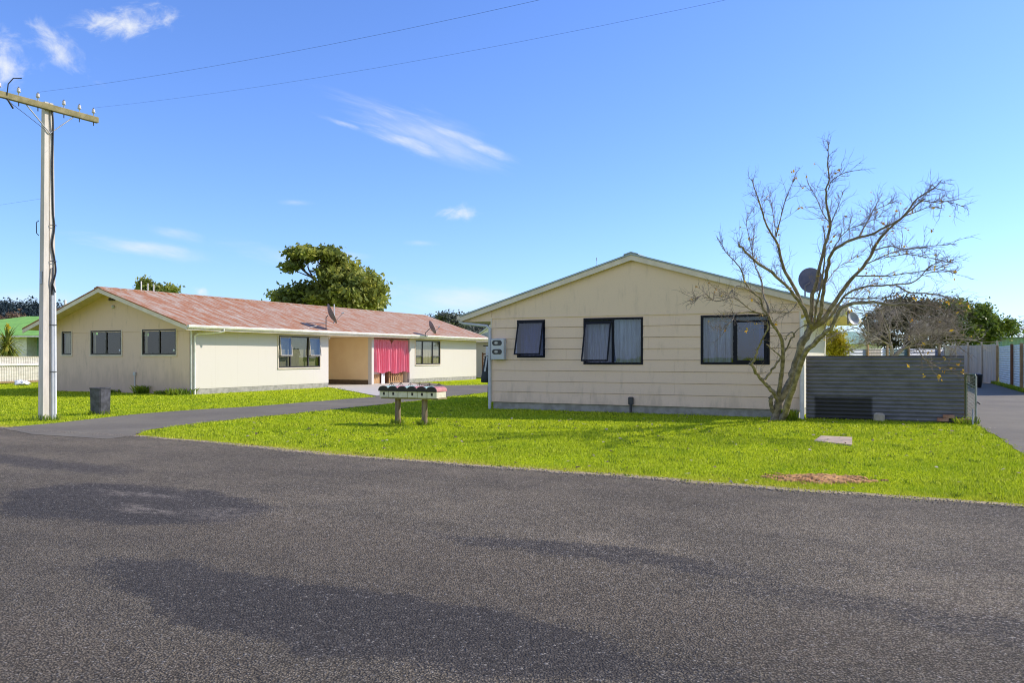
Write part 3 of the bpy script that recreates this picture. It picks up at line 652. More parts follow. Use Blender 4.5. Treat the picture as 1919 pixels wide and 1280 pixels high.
def gable_roof(parent, roof_m, xa, za, xl, zl, xr, zr, y0, y1, soff, trim, bh=.15, ridge_m=None):
    r_ = MB(); th = .045
    slab_slope(r_, xa, za, xr, zr, y0-.02, y1+.02, th); slab_slope(r_, xa, za, xl, zl, y0-.02, y1+.02, th)
    roof = r_.build('roof', roof_m, parent)
    rc = MB()
    for sgn, xx, zz in ((1, xr, zr), (-1, xl, zl)):
        s = (zz-za)/abs(xx-xa)
        rc.prism([(xa, za+.035), (xa+sgn*.2, za+.035+s*.2), (xa+sgn*.2, za+.008+s*.2), (xa, za+.008)], y0-.03, y1+.03, 'y')
    rc.build('ridge_cap', ridge_m or roof_m, roof)
    so_ = MB(); d0 = th+.004
    slab_slope(so_, xa, za-d0-.006, xr, zr-d0-.006, y0+.03, y1-.03, .02); slab_slope(so_, xa, za-d0-.006, xl, zl-d0-.006, y0+.03, y1-.03, .02)
    so_.build('soffit', soff, parent)
    for yb in (y0, y1-.03):
        for sgn, xx, zz in ((1, xr, zr), (-1, xl, zl)):
            MB().prism([(xa, za-d0), (xx, zz-d0), (xx, zz-d0-bh), (xa, za-d0-bh)] if sgn > 0 else [(xx, zz-d0), (xa, za-d0), (xa, za-d0-bh), (xx, zz-d0-bh)], yb, yb+.03, 'y').build('barge_board', trim, parent)
    return roof
def gutter(parent, x, z, y0, y1, sgn, m, name='gutter'):
    g = MB(); pr = [(0, 0), (0, -.11), (.085, -.11), (.115, -.05), (.115, 0), (.105, 0), (.105, -.048), (.08, -.1), (.01, -.1), (.01, 0)]
    g.prism([(x+sgn*p, z+q) for p, q in (pr if sgn > 0 else pr[::-1])], y0, y1, 'y')
    g.box(min(x, x+sgn*.115), max(x, x+sgn*.115), y0-.004, y0, z-.11, z); return g.build(name, m, parent)
# ================================================================= front unit with weatherboards
WR = 8.35; DR = 7.7; AX = WR/2
H1 = thing('weatherboard_house', 'cream weatherboard unit with low gable and three dark framed windows facing the lawn', 'house', OR, -YAW)
def fr(x0, y0, x1, y1, O=OR, fn=facade):
    a, z = fn(x0, y0, O); b, w_ = fn(x1, y1, O); return a, b, w_, z
w1 = fr(969.8, 600.3, 1021.9, 670.3); w2 = fr(1094, 596.5, 1205.3, 683.5); w3 = fr(1313.4, 591.5, 1442.7, 683.5)
for w_ in (w1, w2, w3): print('R win', [round(q, 3) for q in w_])
mb = MB(); boards(mb, .02, WR-.02, .2, 8, .3, [w1, w2, w3], MF(0), joints=((5, 4.6), (2, 2.35), (3, 5.3), (1, 5.3), (2, 6.1), (0, 3.0), (4, 2.3), (6, 6.9)))
wf = mb.build('wall', M['cream_board'], H1)
mb = MB(); ap = 4.21-.07; ev = 2.86
mb.prism([(.0, 2.603), (WR, 2.603), (WR, ev+.05), (AX, ap), (.0, ev+.05)], -.012, .08, 'y'); mb.box(-.001, WR+.001, -.03, -.013, 2.58, 2.625)
mb.build('gable_wall', M['cream_gable'], H1)
mb = MB(); wall(mb, .1, DR, .2, 2.62, [], .1, MS(WR)); mb.box(0, .1, .1, DR, .2, 2.62); mb.box(.1, WR-.1, DR-.1, DR-.002, .2, 2.62)
mb.prism([(.0, 2.623), (WR, 2.623), (WR, ev+.05), (AX, ap), (.0, ev+.05)], DR-.1, DR-.002, 'y')
mb.build('wall', M['cream_wall'], H1)
mb = MB(); mb.box(.04, WR-.04, .03, DR-.03, 0, .2); mb.build('foundation', M['concrete'], H1)
for x0_, x1_ in ((-.02, .02), (WR-.02, WR+.02)): MB().box(x0_, x1_, -.032, .06, .2, 2.578).build('corner_board', M['trim_cream'], H1)
gable_roof(H1, M['grey_iron'], AX, 4.21, -.95, 2.69, WR+.95, 2.69, -.15, DR+.15, M['soffit'], M['trim_cream'], .135)
for xa_, xb_ in ((-.91, -.002), (WR+.002, WR+.91)): MB().box(xa_, xb_, -.012, DR+.12, 2.505, 2.52).build('eave_lining', M['soffit'], H1)
MB().prism([(WR+.001, 2.5), (WR+.908, 2.5), (WR+.908, 2.62), (WR+.001, 2.90)], -.03, -.013, 'y').build('eave_end', M['cream_gable'], H1); MB().prism([(-.908, 2.5), (-.001, 2.5), (-.001, 2.90), (-.908, 2.62)], -.03, -.013, 'y').build('eave_end', M['cream_gable'], H1)
gutter(H1, -.952, 2.67, -.14, DR+.14, -1, M['trim_cream']); gutter(H1, WR+.952, 2.67, -.14, DR+.14, 1, M['trim_cream'])
for xa_ in (-.95, WR+.91): MB().box(xa_, xa_+.04, -.115, DR+.115, 2.5, 2.655).build('fascia', M['trim_cream'], H1)
MB().tube([(-1.0, -.08, 2.57), (-1.0, -.08, 2.50), (-.86, -.08, 2.45), (-.12, -.07, 2.37), (-.035, -.06, 2.30), (-.035, -.06, .75), (-.035, -.06, .0)], .042, 10).tube([(-.035, -.06, .66), (-.035, -.06, .70)], .05, 10).build('downpipe', M['meter_grey'], H1)
MB().tube([(WR+.05, -.07, 2.4), (WR+.05, -.07, 1.2), (WR+.05, -.07, 0)], .045, 10).tube([(WR+1.0, -.08, 2.57), (WR+.96, -.08, 2.48), (WR+.15, -.07, 2.42), (WR+.05, -.07, 2.36)], .042, 10).build('downpipe', M['white_paint'], H1)
# windows
def wz(p, q, a, b): return p + (q-p)*a, p + (q-p)*b
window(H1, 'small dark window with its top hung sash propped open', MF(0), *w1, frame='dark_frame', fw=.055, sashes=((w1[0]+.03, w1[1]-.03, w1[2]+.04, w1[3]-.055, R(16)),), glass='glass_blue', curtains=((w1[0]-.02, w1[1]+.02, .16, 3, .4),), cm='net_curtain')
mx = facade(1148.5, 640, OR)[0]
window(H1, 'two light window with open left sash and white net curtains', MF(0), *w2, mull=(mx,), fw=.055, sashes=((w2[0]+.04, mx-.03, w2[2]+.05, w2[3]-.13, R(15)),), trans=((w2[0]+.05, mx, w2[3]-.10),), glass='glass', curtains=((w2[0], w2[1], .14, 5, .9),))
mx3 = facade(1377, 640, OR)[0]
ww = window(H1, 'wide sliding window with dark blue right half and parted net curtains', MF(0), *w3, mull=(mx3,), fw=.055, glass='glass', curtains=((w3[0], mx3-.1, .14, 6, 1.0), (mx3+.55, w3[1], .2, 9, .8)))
sb = MB(); b = .075; p, q, zb, zt = mx3-.03, w3[1]-.06, w3[2]+.055, w3[3]-.14
for (r0, r1, y0, y1) in ((p, q, zb, zb+b*.7), (p, q, zt-b*.7, zt), (p, p+b*1.3, zb+b*.7, zt-b*.7), (q-b, q, zb+b*.7, zt-b*.7)): sb.box(r0, r1, -.045, -.031, y0, y1)
sb.build('sash', M['dark_frame'], ww); MB().box(p+b, q-b, -.036, -.033, zb+b*.7, zt-b*.7).build('pane', M['glass_blue'], ww)
# meter box, gully vent
a0, z0 = facade(925.8, 674, OR); a1, z1 = facade(949.5, 635, OR)
mb = MB(); mb.bbox(a0, a1, -.19, -.02, z0, z1, .012); mt = mb.build('meter_box', M['meter_grey'], H1, 'grey two window electricity meter box beside the downpipe')
for zc in (z0+(z1-z0)*.80, z0+(z1-z0)*.38):
    n = 24; hw, hh = (a1-a0)*.38, .075; pts = []
    for i in range(n):
        t = 2*math.pi*i/n; c, s = math.cos(t), math.sin(t)
        pts.append(((a0+a1)/2-.01 + math.copysign(max(hw-hh, 0), c)+hh*c, zc+hh*s))
    MB().prism(pts, -.199, -.188, 'y').build('meter_window', M['dark_metal'], mt)
    MB().prism([(p_[0]*.0+((a0+a1)/2-.03)+(p_[0]-(a0+a1)/2)*.35, zc+(p_[1]-zc)*.45) for p_ in pts], -.203, -.2, 'y').build('dial', M['steel'], mt)
a0, z0 = facade(1178.8, 760, OR); a1, z1 = facade(1188.3, 744, OR)
MB().bbox(a0, a1, -.1, -.026, z0+.02, z1, .02).tube([((a0+a1)/2, -.07, z0+.05), ((a0+a1)/2, -.07, 0)], .035, 8).build('gully_vent', M['dark_metal'], H1)
MB().tube([(.6, 7.2, 2.9), (.6, 7.2, 5.05)], .006, 5).tube([(.6, 7.2, 4.98), (.6, 7.2, 5.1)], .016, 6).build('aerial_mast', M['steel'], H1)
MB().tube([(-.2, 6.5, 2.75), (-.2, 6.5, 3.45)], .05, 10).lathe([(.075, 0), (.075, .06), (.0, .11)], (-.2, 6.5, 3.45), 10).build('flue', M['white_paint'], H1)
# ================================================================= long unit block with rusty roof
WL, LL = 8.7, 23.4
H2 = thing('long_unit_block', 'long cream single storey unit block under a rusty pinkish iron roof', 'unit block', OL, -YAW)
AL = -WL/2
g1 = fr(116.6, 621.5, 135, 665, OL); g2_ = fr(170.7, 620, 228.6, 665, OL); g3 = fr(267, 617.7, 330.7, 665, OL)
for w_ in (g1, g2_, g3): print('L gable win', [round(q, 3) for q in w_])
def sd(x0, y0, x1, y1):
    a, z = side(x0, y0, OL); b, w_ = side(x1, y1, OL); return a, b, w_, z
s1 = sd(521.3, 623.4, 599.3, 688.0); s2 = sd(778.3, 632.8, 824.5, 682.6)
s1 = (s1[0], s1[1], s1[2], min(s1[3], 2.42)); s2 = (s2[0], s2[1], s2[2], min(s2[3], 2.42)); print('L long win', s1, s2)
TW = 2.50
mb = MB(); wall(mb, -WL, -.02, .0, TW, [g1, g2_, g3], .12, MF(0)); mb.build('end_wall', M['cream_end'], H2)
mb = MB(); mb.prism([(-WL, TW+.003), (0, TW+.003), (0, 2.84), (AL, 4.306-.07), (-WL, 2.80)], -.015, .12, 'y'); mb.build('gable_wall', M['cream_end'], H2)
mb = MB(); mb.prism([(-WL, TW+.003), (0, TW+.003), (0, 2.84), (AL, 4.306-.07), (-WL, 2.80)], LL-.12, LL, 'y'); wall(mb, -WL, -.13, 0, TW, [], .12, MF(LL-.12)); mb.box(-WL, -WL+.12, .13, LL-.13, 0, TW); mb.build('wall', M['cream_wall'], H2)
C0, C1, C2, C3 = 8.32, 11.85, 12.05, 15.46
mb = MB(); wall(mb, .0, C0, .22, TW, [s1], .12, MS(0)); mb.build('wall', M['cream_wall'], H2)
mb = MB(); wall(mb, C3, LL, .22, TW, [s2], .12, MS(0)); mb.build('wall', M['cream_wall'], H2)
MB().box(-.15, -.012, .0, C0-.002, 0, .218).build('foundation', M['concrete'], H2); MB().box(-.15, -.012, C3+.002, LL, 0, .218).build('foundation', M['concrete'], H2)
MB().prism([(.0, 2.5), (.555, 2.5), (.555, 2.66), (0, 2.84)], -.012, .1, 'y').build('eave_end', M['cream_end'], H2)
mb = MB(); mb.box(-.22, .0, C1, C2, 0, TW); mb.build('pillar', M['cream_wall'], H2)
mb = MB(); mb.box(-2.9, -.223, C1+.01, C1+.1, 0, TW); mb.build('carport_wall', M['tan_wall'], H2)
mb = MB(); mb.box(-3.0, -2.9, C0, C3, 0, TW); mb.box(-2.9, -.15, C0-.12, C0-.01, 0, TW); mb.box(-2.9, -.15, C3+.01, C3+.12, 0, TW)
mb.build('inner_wall', M['carport_paint'], H2)
MB().box(-2.9, -.225, C1-.012, C1+.008, .02, .26).build('skirting', M['skirting'], H2)
MB().box(-2.9, -.02, C0+.002, C3-.002, TW+.01, TW+.03).build('carport_ceiling', M['carport_paint'], H2)
MB().box(-2.9, .0, C0+.002, C3-.002, -.05, .02).build('carport_floor', M['pale_concrete'], H2)
MB().lathe([(.0, 0), (.05, -.01), (.05, -.04), (.035, -.05), (.045, -.09), (.03, -.13), (0, -.14)], (-1.2, 9.9, TW+.01), 10).build('ceiling_lamp', M['white_plastic'], H2)
gable_roof(H2, M['rusty_iron'], AL, 4.306, -WL-.45, 2.71, .6, 2.71, -.8, LL+.8, M['soffit'], M['trim_cream'], .16)
MB().box(.002, .56, -.02, LL+.7, 2.505, 2.52).build('eave_lining', M['soffit'], H2); MB().box(.56, .598, -.76, LL+.76, 2.5, 2.68).build('fascia', M['trim_cream'], H2)
gutter(H2, .6, 2.70, -.78, LL+.78, 1, M['white_paint'])
MB().tube([(.66, 1.0, 2.6), (.66, 1.0, 2.5), (.55, .9, 2.46), (.12, .16, 2.38), (.055, .09, 2.28), (.055, .09, 1.1), (.055, .09, 0)], .042, 10).build('downpipe', M['white_paint'], H2)
MB().box(-.05, .012, -.022, -.001, .0, 2.5).build('corner_board', M['white_paint'], H2)
for lab, w_, mu in (('narrow dark window in the gable end', g1, ()), ('middle dark sliding window in the gable end', g2_, (.5,)), ('larger dark sliding window near the corner of the gable end', g3, (.51,))):
    mm = [w_[0]+(w_[1]-w_[0])*t for t in mu]
    ww = window(H2, lab, MF(0), *w_, mull=mm, frame='bronze_frame', fw=.06, sill='trim_cream', glass='glass_dark', curtains=((w_[0]+.05, w_[0]+.17, .1, 4, .3),) if mu else ((w_[0]+.05, w_[1]-.1, .1, 2, .2),), inter='interior', dep=-.02, cm='cream_curtain')
    if mu:
        MB().lathe([(0, .0), (.05, .001), (.05, .003), (0, .004)], n=12, M=Matrix.Translation((w_[1]-.14, -.0, w_[2]+.18)) @ Matrix.Rotation(R(90), 4, 'X')).build('alarm_sticker', M['sticker'], ww)
ma, mb_ = side(544.3, 650, OL)[0], side(577.5, 650, OL)[0]; zt = side(560, 667.7, OL)[1]
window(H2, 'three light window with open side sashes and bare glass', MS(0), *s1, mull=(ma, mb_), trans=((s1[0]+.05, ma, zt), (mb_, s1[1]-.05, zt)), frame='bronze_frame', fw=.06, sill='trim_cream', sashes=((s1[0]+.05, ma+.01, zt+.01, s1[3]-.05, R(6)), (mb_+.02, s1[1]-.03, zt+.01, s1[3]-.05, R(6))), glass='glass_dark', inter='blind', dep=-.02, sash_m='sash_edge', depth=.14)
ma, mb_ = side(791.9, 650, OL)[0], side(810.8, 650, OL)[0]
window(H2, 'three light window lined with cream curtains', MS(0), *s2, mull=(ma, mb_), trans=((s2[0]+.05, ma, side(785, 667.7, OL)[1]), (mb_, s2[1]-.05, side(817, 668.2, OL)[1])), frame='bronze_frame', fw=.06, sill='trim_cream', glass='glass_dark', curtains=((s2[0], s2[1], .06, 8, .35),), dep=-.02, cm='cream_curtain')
a, z = facade(213, 561, OL)
MB().bbox(a-.13, a+.13, -.16, -.017, z-.06, z+.06, .02).build('security_light', M['bronze_frame'], H2)
a, z = facade(214, 575, OL); MB().lathe([(.0, 0), (.07, .0), (.07, .05), (.03, .1), (0, .1)], n=10, M=Matrix.Translation((a, -.016, z)) @ Matrix.Rotation(R(90), 4, 'X')).build('motion_sensor', M['meter_grey'], H2)
a, z = facade(254, 700, OL); MB().tube([(a, -.03, 0), (a, -.03, z)], .02, 6).bbox(a-.06, a+.06, -.09, -.002, z-.08, z+.06, .015).build('outdoor_tap', M['meter_grey'], H2)
p = facade(122, 566, OL, 3.0); MB().tube([(p[0], 3.0, 2.7), (p[0], 3.0, p[1]+.1)], .06, 8).build('flue', M['white_paint'], H2)
for px_, py_ in ((264.7, 527), (277, 531), (288, 533)):
    yy_, hh = side(px_, py_, OL, AL-1.2); MB().tube([(AL-1.2, yy_, 3.8), (AL-1.2, yy_, hh)], .028, 6).build('vent_pipe', M['white_paint'], H2)
# ================================================================= curtains and things in the carport
yc = side(735.5, 660, OL)[0]
for nm, lab, ya, yb, sd_, zb in (('curtain', 'pink pleated curtain hung beside the cream carport pillar', C2+.03, yc, 3, .64), ('curtain', 'pink pleated curtain hung beside the three light window, with a torn right edge', yc+.02, C3-.03, 9, .60)):
    t = thing(nm, lab, 'curtain', OL + D*((ya+yb)/2) + Vector((0, 0, 0)), -YAW, 'pink curtains across the carport opening')
    rr = random.Random(sd_); ph = [rr.uniform(0, 6.3) for _ in range(6)]; n = 150; rows = 16; vs = []; h0 = (yb-ya)/2
    for j in range(rows):
        f = j/(rows-1)
        for i in range(n+1):
            u = i/n; a = -h0 + 2*h0*u
            zt = 2.40 + (-.22*max(0, 1-abs(u-(1 if sd_ == 3 else 0))*9) if True else 0)
            zz = zt + (zb - zt + .05*math.sin(u*7+ph[0]))*f
            am = .014 + .055*min(1, f*2.2)
            d = am*(math.sin(u*46+ph[1]+1.2*math.sin(u*9+ph[2])+f*.8*math.sin(u*5+ph[4])) + .45*math.sin(u*97+ph[3]))
            a2 = a + f*f*.10*math.sin(u*5+ph[5]) + (0.06*f*(u-.5))
            vs.append((-.07+d, a2, zz))
    MB().add(vs, [(j*(n+1)+i, j*(n+1)+i+1, (j+1)*(n+1)+i+1, (j+1)*(n+1)+i) for j in range(rows-1) for i in range(n)], True).build('fabric', M['pink_curtain'], t)
    MB().tube([(-.07, -h0, 2.425), (-.07, h0, 2.425)], .012, 6).build('rod', M['steel'], t)
def lroot(name, label, cat, O, x, y, group=None): return thing(name, label, cat, O + E*x + D*y, -YAW, group)
ya = side(737, 710, OL)[0]
t = lroot('wooden_pallet', 'pale wooden pallet standing on edge below the pink curtain', 'pallet', OL, -.28, ya)
for i in range(7): MB().box(-.03, 0, i*.205, i*.205+.10, .04, .78).build('slat', M['pallet_wood'], t)
for z in (.06, .38, .70): MB().box(-.11, -.032, 0, 1.33, z, z+.08).build('rail', M['pallet_wood'], t)
t = lroot('white_cupboard', 'white cupboard with a pale door beside the carport pillar', 'cupboard', OL, -.35, C2+.05)
MB().bbox(-.5, 0, 0, .95, .02, .72, .012).build('body', M['white_plastic'], t); MB().bbox(.002, .02, .35, .93, .05, .55, .006).build('door', M['pallet_wood'], t)
t = lroot('white_board', 'narrow white board leaning between cupboard and pallet', 'board', OL, -.3, C2+1.12)
MB().box(-.03, 0, 0, .3, .02, .8).build('panel', M['white_plastic'], t)
# ================================================================= mailboxes
MO = at(711, 743, 17.75); MO.z = 0
zs_ = .60
t = thing('mailbox_stand', 'weathered plank on two round wooden posts carrying six mailboxes', 'mailbox stand', MO, -YAW)
MB().bbox(.02, 1.50, .02, .40, zs_-.035, zs_-.002, .008).build('plank', M['moss_wood'], t)
for px in (745.5, 795.5):
    x = facade(px, 770, MO, .2)[0]
    MB().tube([(x, .2, -.05), (x, .2, .25), (x+.005, .2, zs_-.037)], [.068, .062, .066], 12).build('post', M['post_wood'], t)
def mailbox(i, roof, label, slot):
    t = thing('mailbox', label, 'mailbox', MO + E*(i*.247+.002) + Vector((0, 0, zs_)), -YAW, 'row of six mailboxes on the plank')
    w, dp, h = .236, .40, .135
    b = MB().bbox(0, w, 0, dp, 0, h, .005).build('body', M['box_cream'], t)
    arch = [(-.012, h), (w+.012, h)] ; n = 9; cx = w/2
    pts = []
    for k_ in range(n+1):
        a = math.pi*k_/n; pts.append((cx+(w/2+.012)*math.cos(a)*(1 if abs(math.cos(a)) > .75 else 1.0), h+.012+.105*math.sin(a)**.85))
    MB().prism([(w+.012, h+.001)]+pts+[(-.012, h+.001)], -.035, -.001, 'y').build('gable_front', M['black_wood'], t)
    MB().prism([(w+.010, h+.001)]+[(p, q-.006) for p, q in pts]+[(-.010, h+.001)], 0, dp+.03, 'y').build('roof', M[roof], t)
    v = MB(); zt = h+.105
    v.tube([(cx, dp*.75, zt), (cx, dp*.75, zt+.085)], .005, 5).tube([(cx-.06, dp*.75, zt+.015), (cx-.03, dp*.75, zt+.045), (cx, dp*.75, zt+.03), (cx+.03, dp*.75, zt+.045), (cx+.06, dp*.75, zt+.015)], .006, 5)
    v.tube([(cx-.02, dp*.75, zt+.062), (cx+.025, dp*.75, zt+.066)], .006, 5); v.build('finial', M['black_wood'], t)
    if slot: MB().box(cx-.024, cx+.024, -.004, .001, h*.36, h*.82).build('number_plate', M['black_wood'], t)
    else: MB().box(cx-.022, cx+.022, -.003, .001, h*.36, h*.8).build('number_plate', M['box_cream'], t)
names = ['cream mailbox with teal arched roof at the left end of the row', 'cream mailbox with pink arched roof second from the left end', 'cream mailbox with teal arched roof and no dark plate on its front', 'cream mailbox with pink arched roof in the middle, beside the plateless one', 'cream mailbox with teal arched roof second from the right end', 'cream mailbox with pink arched roof at the right end of the row, sunlit side']
for i in range(6): mailbox(i, 'roof_teal' if i % 2 == 0 else 'roof_pink', names[i], i != 2)
# ================================================================= utility pole and wires
PO = ground(89, 787.5); ca, cb = Vector((.866, -.5, 0)), Vector((.5, .866, 0))
PR = math.atan2(-.5, .866); PUP = Vector((0, 0, .19))
P = thing('utility_pole', 'tall concrete utility pole with a mossy wooden crossarm at the lawn edge', 'utility pole', PO + PUP, PR)
mb = MB(); H = 7.28     # local x = along the road, y = along the crossarm
vs = []
for z, a, b in ((-.35, .10, .165), (2.0, .088, .15), (H, .068, .10)): vs += [(-a, -b, z), (a, -b, z), (a, -b*.12, z), (a-.03, -b*.06, z), (a-.03, b*.06, z), (a, b*.12, z), (a, b, z), (-a, b, z)]
mb.add(vs, [tuple(range(7, -1, -1)), tuple(range(16, 24))] + [(r_*8+i, r_*8+(i+1) % 8, r_*8+8+(i+1) % 8, r_*8+8+i) for r_ in range(2) for i in range(8)])
mb.build('shaft', M['pole_concrete'], P)
MB().bbox(.07, .17, -1.5, 1.17, 7.08, 7.22, .008).build('crossarm', M['moss_wood'], P)
for y in (-1.14, -.72, -.29, .32, .70, 1.06):
    i_ = MB().lathe([(.011, 0), (.011, .085), (.037, .085), (.045, .11), (.03, .13), (.04, .155), (.03, .175), (.0, .185)], (.12, y, 7.22), 12).build('insulator', M['porcelain'], P)
    MB().tube([(.12, y-.025, 7.385), (.12, y, 7.425), (.12, y+.025, 7.385)], .011, 5).build('cap', M['dark_metal'], i_); MB().tube([(.12, y, 7.07), (.12, y, 6.99)], .012, 5).build('pin', M['dark_metal'], i_)
for y in (-.55, .55): MB().tube([(.12, y, 7.07), (.10, 0, 6.55)], .014, 5).build('brace', M['steel'], P)
MB().tube([(.17, -1.0, 7.15), (.2, -.99, 7.4), (.24, -.9, 7.55), (.3, -.75, 7.58)], .012, 6).tube([(.15, -1.0, 7.1), (.14, -.85, 6.9)], .02, 6).tube([(.16, -1.1, 7.1), (.14, -.6, 6.85), (.1, -.1, 6.6)], .006, 5).build('jumper', M['black_cable'], P)
cpt = [(x_*.86, y_*.82, z_) for x_, y_, z_ in [(.10, .04, 7.2), (.14, .07, 6.9), (.105, .09, 6.4), (.11, .075, 5.8), (.105, .085, 5.2), (.10, .10, 4.7), (.115, .13, 4.35), (.12, .06, 3.95), (.13, .125, 3.6), (.14, .15, 3.3), (.13, .06, 2.98), (.13, .055, 2.75)]]
def smooth(pts, m=6):
    pts = [Vector(p) for p in pts]; out = []
    for i in range(len(pts)-1):
        p0, p1, p2, p3 = pts[max(i-1, 0)], pts[i], pts[i+1], pts[min(i+2, len(pts)-1)]
        for q in range(m):
            t = q/m; out.append(.5*((2*p1)+(p2-p0)*t+(2*p0-5*p1+4*p2-p3)*t*t+(3*p1-p0-3*p2+p3)*t**3))
    out.append(pts[-1]); return out
MB().tube(smooth(cpt), .02, 7).tube(smooth([(.11, .05, 3.4), (.14, .035, 3.05), (.15, .10, 2.82)]), .014, 6).build('cable', M['black_cable'], P)
MB().tube([(.115, .05, -.25), (.112, .045, 2.75)], .027, 10).build('conduit', M['meter_grey'], P); MB().tube([(.115, .118, -.25), (.106, .105, 2.95)], .034, 10).build('conduit', M['white_plastic'], P)
sm_ = MB()
for z in (.95, 2.05, 3.55, 4.4): sm_.tube([(.10, .0, z), (.15, .05, z), (.152, .12, z), (.10, .165, z)], .008, 5)
sm_.build('strap', M['dark_metal'], P)
MB().box(-.04, .04, -.16, -.142, 3.0, 3.3).build('number_plate', M['steel'], P); MB().tube([(-.11, -.14, 4.5), (-.16, -.17, 4.45), (-.15, -.17, 4.2), (-.1, -.15, 4.15)], .01, 5).build('earth_loop', M['black_cable'], P)
pw = lambda x, y, z: PO + ca*x + cb*y + Vector((0, 0, z))
def wire(a, b, sag, r_=.0045, n=40):
    return [a.lerp(b, i/n) + Vector((0, 0, -sag*4*(i/n)*(1-i/n))) for i in range(n+1)]
para = lambda y, a, b: [pw(.12+t, y, 7.62-a*t+b*t*t) for t in [q*1.5 for q in range(21)]]
tag(MB().tube(para(-.29, .097, .0028), .0020, 5).build('overhead_wire', M['black_cable']), 'upper thin overhead wire crossing the sky from the pole', 'wire', 'overhead wires')
tag(MB().tube(para(1.06, .0933, .00265), .0017, 5).build('overhead_wire', M['black_cable']), 'lower thin overhead wire from the far end of the crossarm', 'wire', 'overhead wires')
a_ = at(77, 372, 18.75)
tag(MB().tube(wire(a_, Vector((-26, 21, 4.3)), .2), .0017, 5).build('service_wire', M['black_cable']), 'thin service wire leaving the pole towards the left edge', 'wire')
# ================================================================= bin by the drive
bc = ground(188, 777)
t = thing('square_bin', 'black weathered square open bin standing on grass beside the driveway', 'bin', bc, R(-20))
vs = []; 
def ring(h_, z, c=.03): return [(-h_+c, -h_, z), (h_-c, -h_, z), (h_, -h_+c, z), (h_, h_-c, z), (h_-c, h_, z), (-h_+c, h_, z), (-h_, h_-c, z), (-h_, -h_+c, z)]
for h_, z in ((.172, 0), (.182, .66), (.192, .665), (.192, .695), (.172, .695), (.168, .45), (.15, .05)): vs += ring(h_, z)
MB().add(vs, [tuple(range(7, -1, -1))] + [(r_*8+i, r_*8+(i+1) % 8, r_*8+8+(i+1) % 8, r_*8+8+i) for r_ in range(6) for i in range(8)] + [tuple(range(48, 56))]).build('shell', M['drum'], t)
# ================================================================= satellite dishes
def dish(label, base, mast_top, c, n, dia, m, arm=True, stays=()):
    """base: foot point, c: dish centre, n: pointing direction (world)"""
    n = Vector(n).normalized(); t = thing('satellite_dish', label, 'satellite dish', base)
    b = Vector(base); q = n.to_track_quat('Z', 'Y').to_matrix().to_4x4(); Mx = Matrix.Translation(c-b) @ q @ Matrix.Diagonal((.92, 1, 1, 1))
    r_ = dia/2; pf = [(r_*k_/8, .16*dia*(k_/8)**2) for k_ in range(9)]
    back = [(p, z-.012) for p, z in pf[::-1]]
    MB().lathe(pf+[(r_+.008, .16*dia), (r_+.008, .16*dia-.012)]+back, n=28, M=Mx).build('reflector', M[m], t)
    bk = (c-b) - n*.06
    MB().tube([Vector((0, 0, 0)), mast_top-b, bk], .022, 8).build('mast', M['dish_grey'], t)
    if arm:
        dn = (q @ Vector((0, -1, 0))); dn = dn if dn.z < 0 else -dn
        p0 = (c-b) + dn*r_*.9; p1 = (c-b) + n*dia*.62 + dn*r_*.35
        MB().tube([p0, p1], .012, 6).build('feed_arm', M['steel'], t)
        MB().tube([p1 - n*.06, p1 + n*.05], .032, 8).build('receiver', M['meter_grey'], t)
    for s_ in stays: MB().tube([mast_top*.5+b*.5-b, s_-b], .011, 5).build('stay', M['steel'], t)
sl_ = .323
def roofL(x, y): return OL + E*x + D*y + Vector((0, 0, 2.71 - sl_*(x-.6)+0))
y1_ = side(611, 612, OL, .35)[0]; b = roofL(.35, y1_)
c = at(617, 590, b.y); 
dish('large grey satellite dish on a mast above the left three light window', b, Vector((b.x, b.y, c.z-.12)), c, (.86, .30, .41), 1.0, 'dish_grey', True, (roofL(.3, y1_-1.25), roofL(-.6, y1_-.3)))
MB().tube([roofL(-.9, y1_+2.2)-Vector((0, 0, .05)), roofL(-.9, y1_+2.2)+Vector((0, 0, .95))], .03, 6).build('vent_pipe', M['meter_grey'], None)
o = bpy.data.objects['vent_pipe.001'] if 'vent_pipe.001' in bpy.data.objects else None
for o in list(COL.objects):
    if o.name.startswith('vent_pipe') and o.parent is None:
        o.parent = H2; o.matrix_parent_inverse = (Matrix.Translation(OL) @ Matrix.Rotation(-YAW, 4, 'Z')).inverted()
y2_ = side(797, 632, OL, .72)[0]; b = OL + E*.72 + D*y2_ + Vector((0, 0, 2.62)); c = at(807, 615, b.y)
dish('smaller dark satellite dish bracketed to the gutter above the curtained window', b, Vector((b.x, b.y, c.z-.28)), c, (.84, .34, .42), .80, 'dish_grey', True)
zr = lambda x: 4.18 - .30*(x-AX)
b = OR + E*6.6 + D*2.2; b.z = zr(6.6); c = at(1518, 528, b.y)
b = Vector((c.x-.1, c.y+.1, 0)); lx = (b-OR).dot(E); b.z = zr(lx)
dish('large dark blue satellite dish on the grey roof behind the bare tree', b, Vector((b.x, b.y, c.z-.1)), c, (.55, .80, .42), .72, 'dish_dark', True)
c = at(1597, 598, 18.35); b = OR + E*(WR+1.07) + D*(-.1); b.z = 2.58
dish('small pale round satellite dish at the right eave of the weatherboard house', b, Vector((b.x, b.y, c.z-.1)), c, (.30, -.90, .3), .31, 'dish_pale', False)
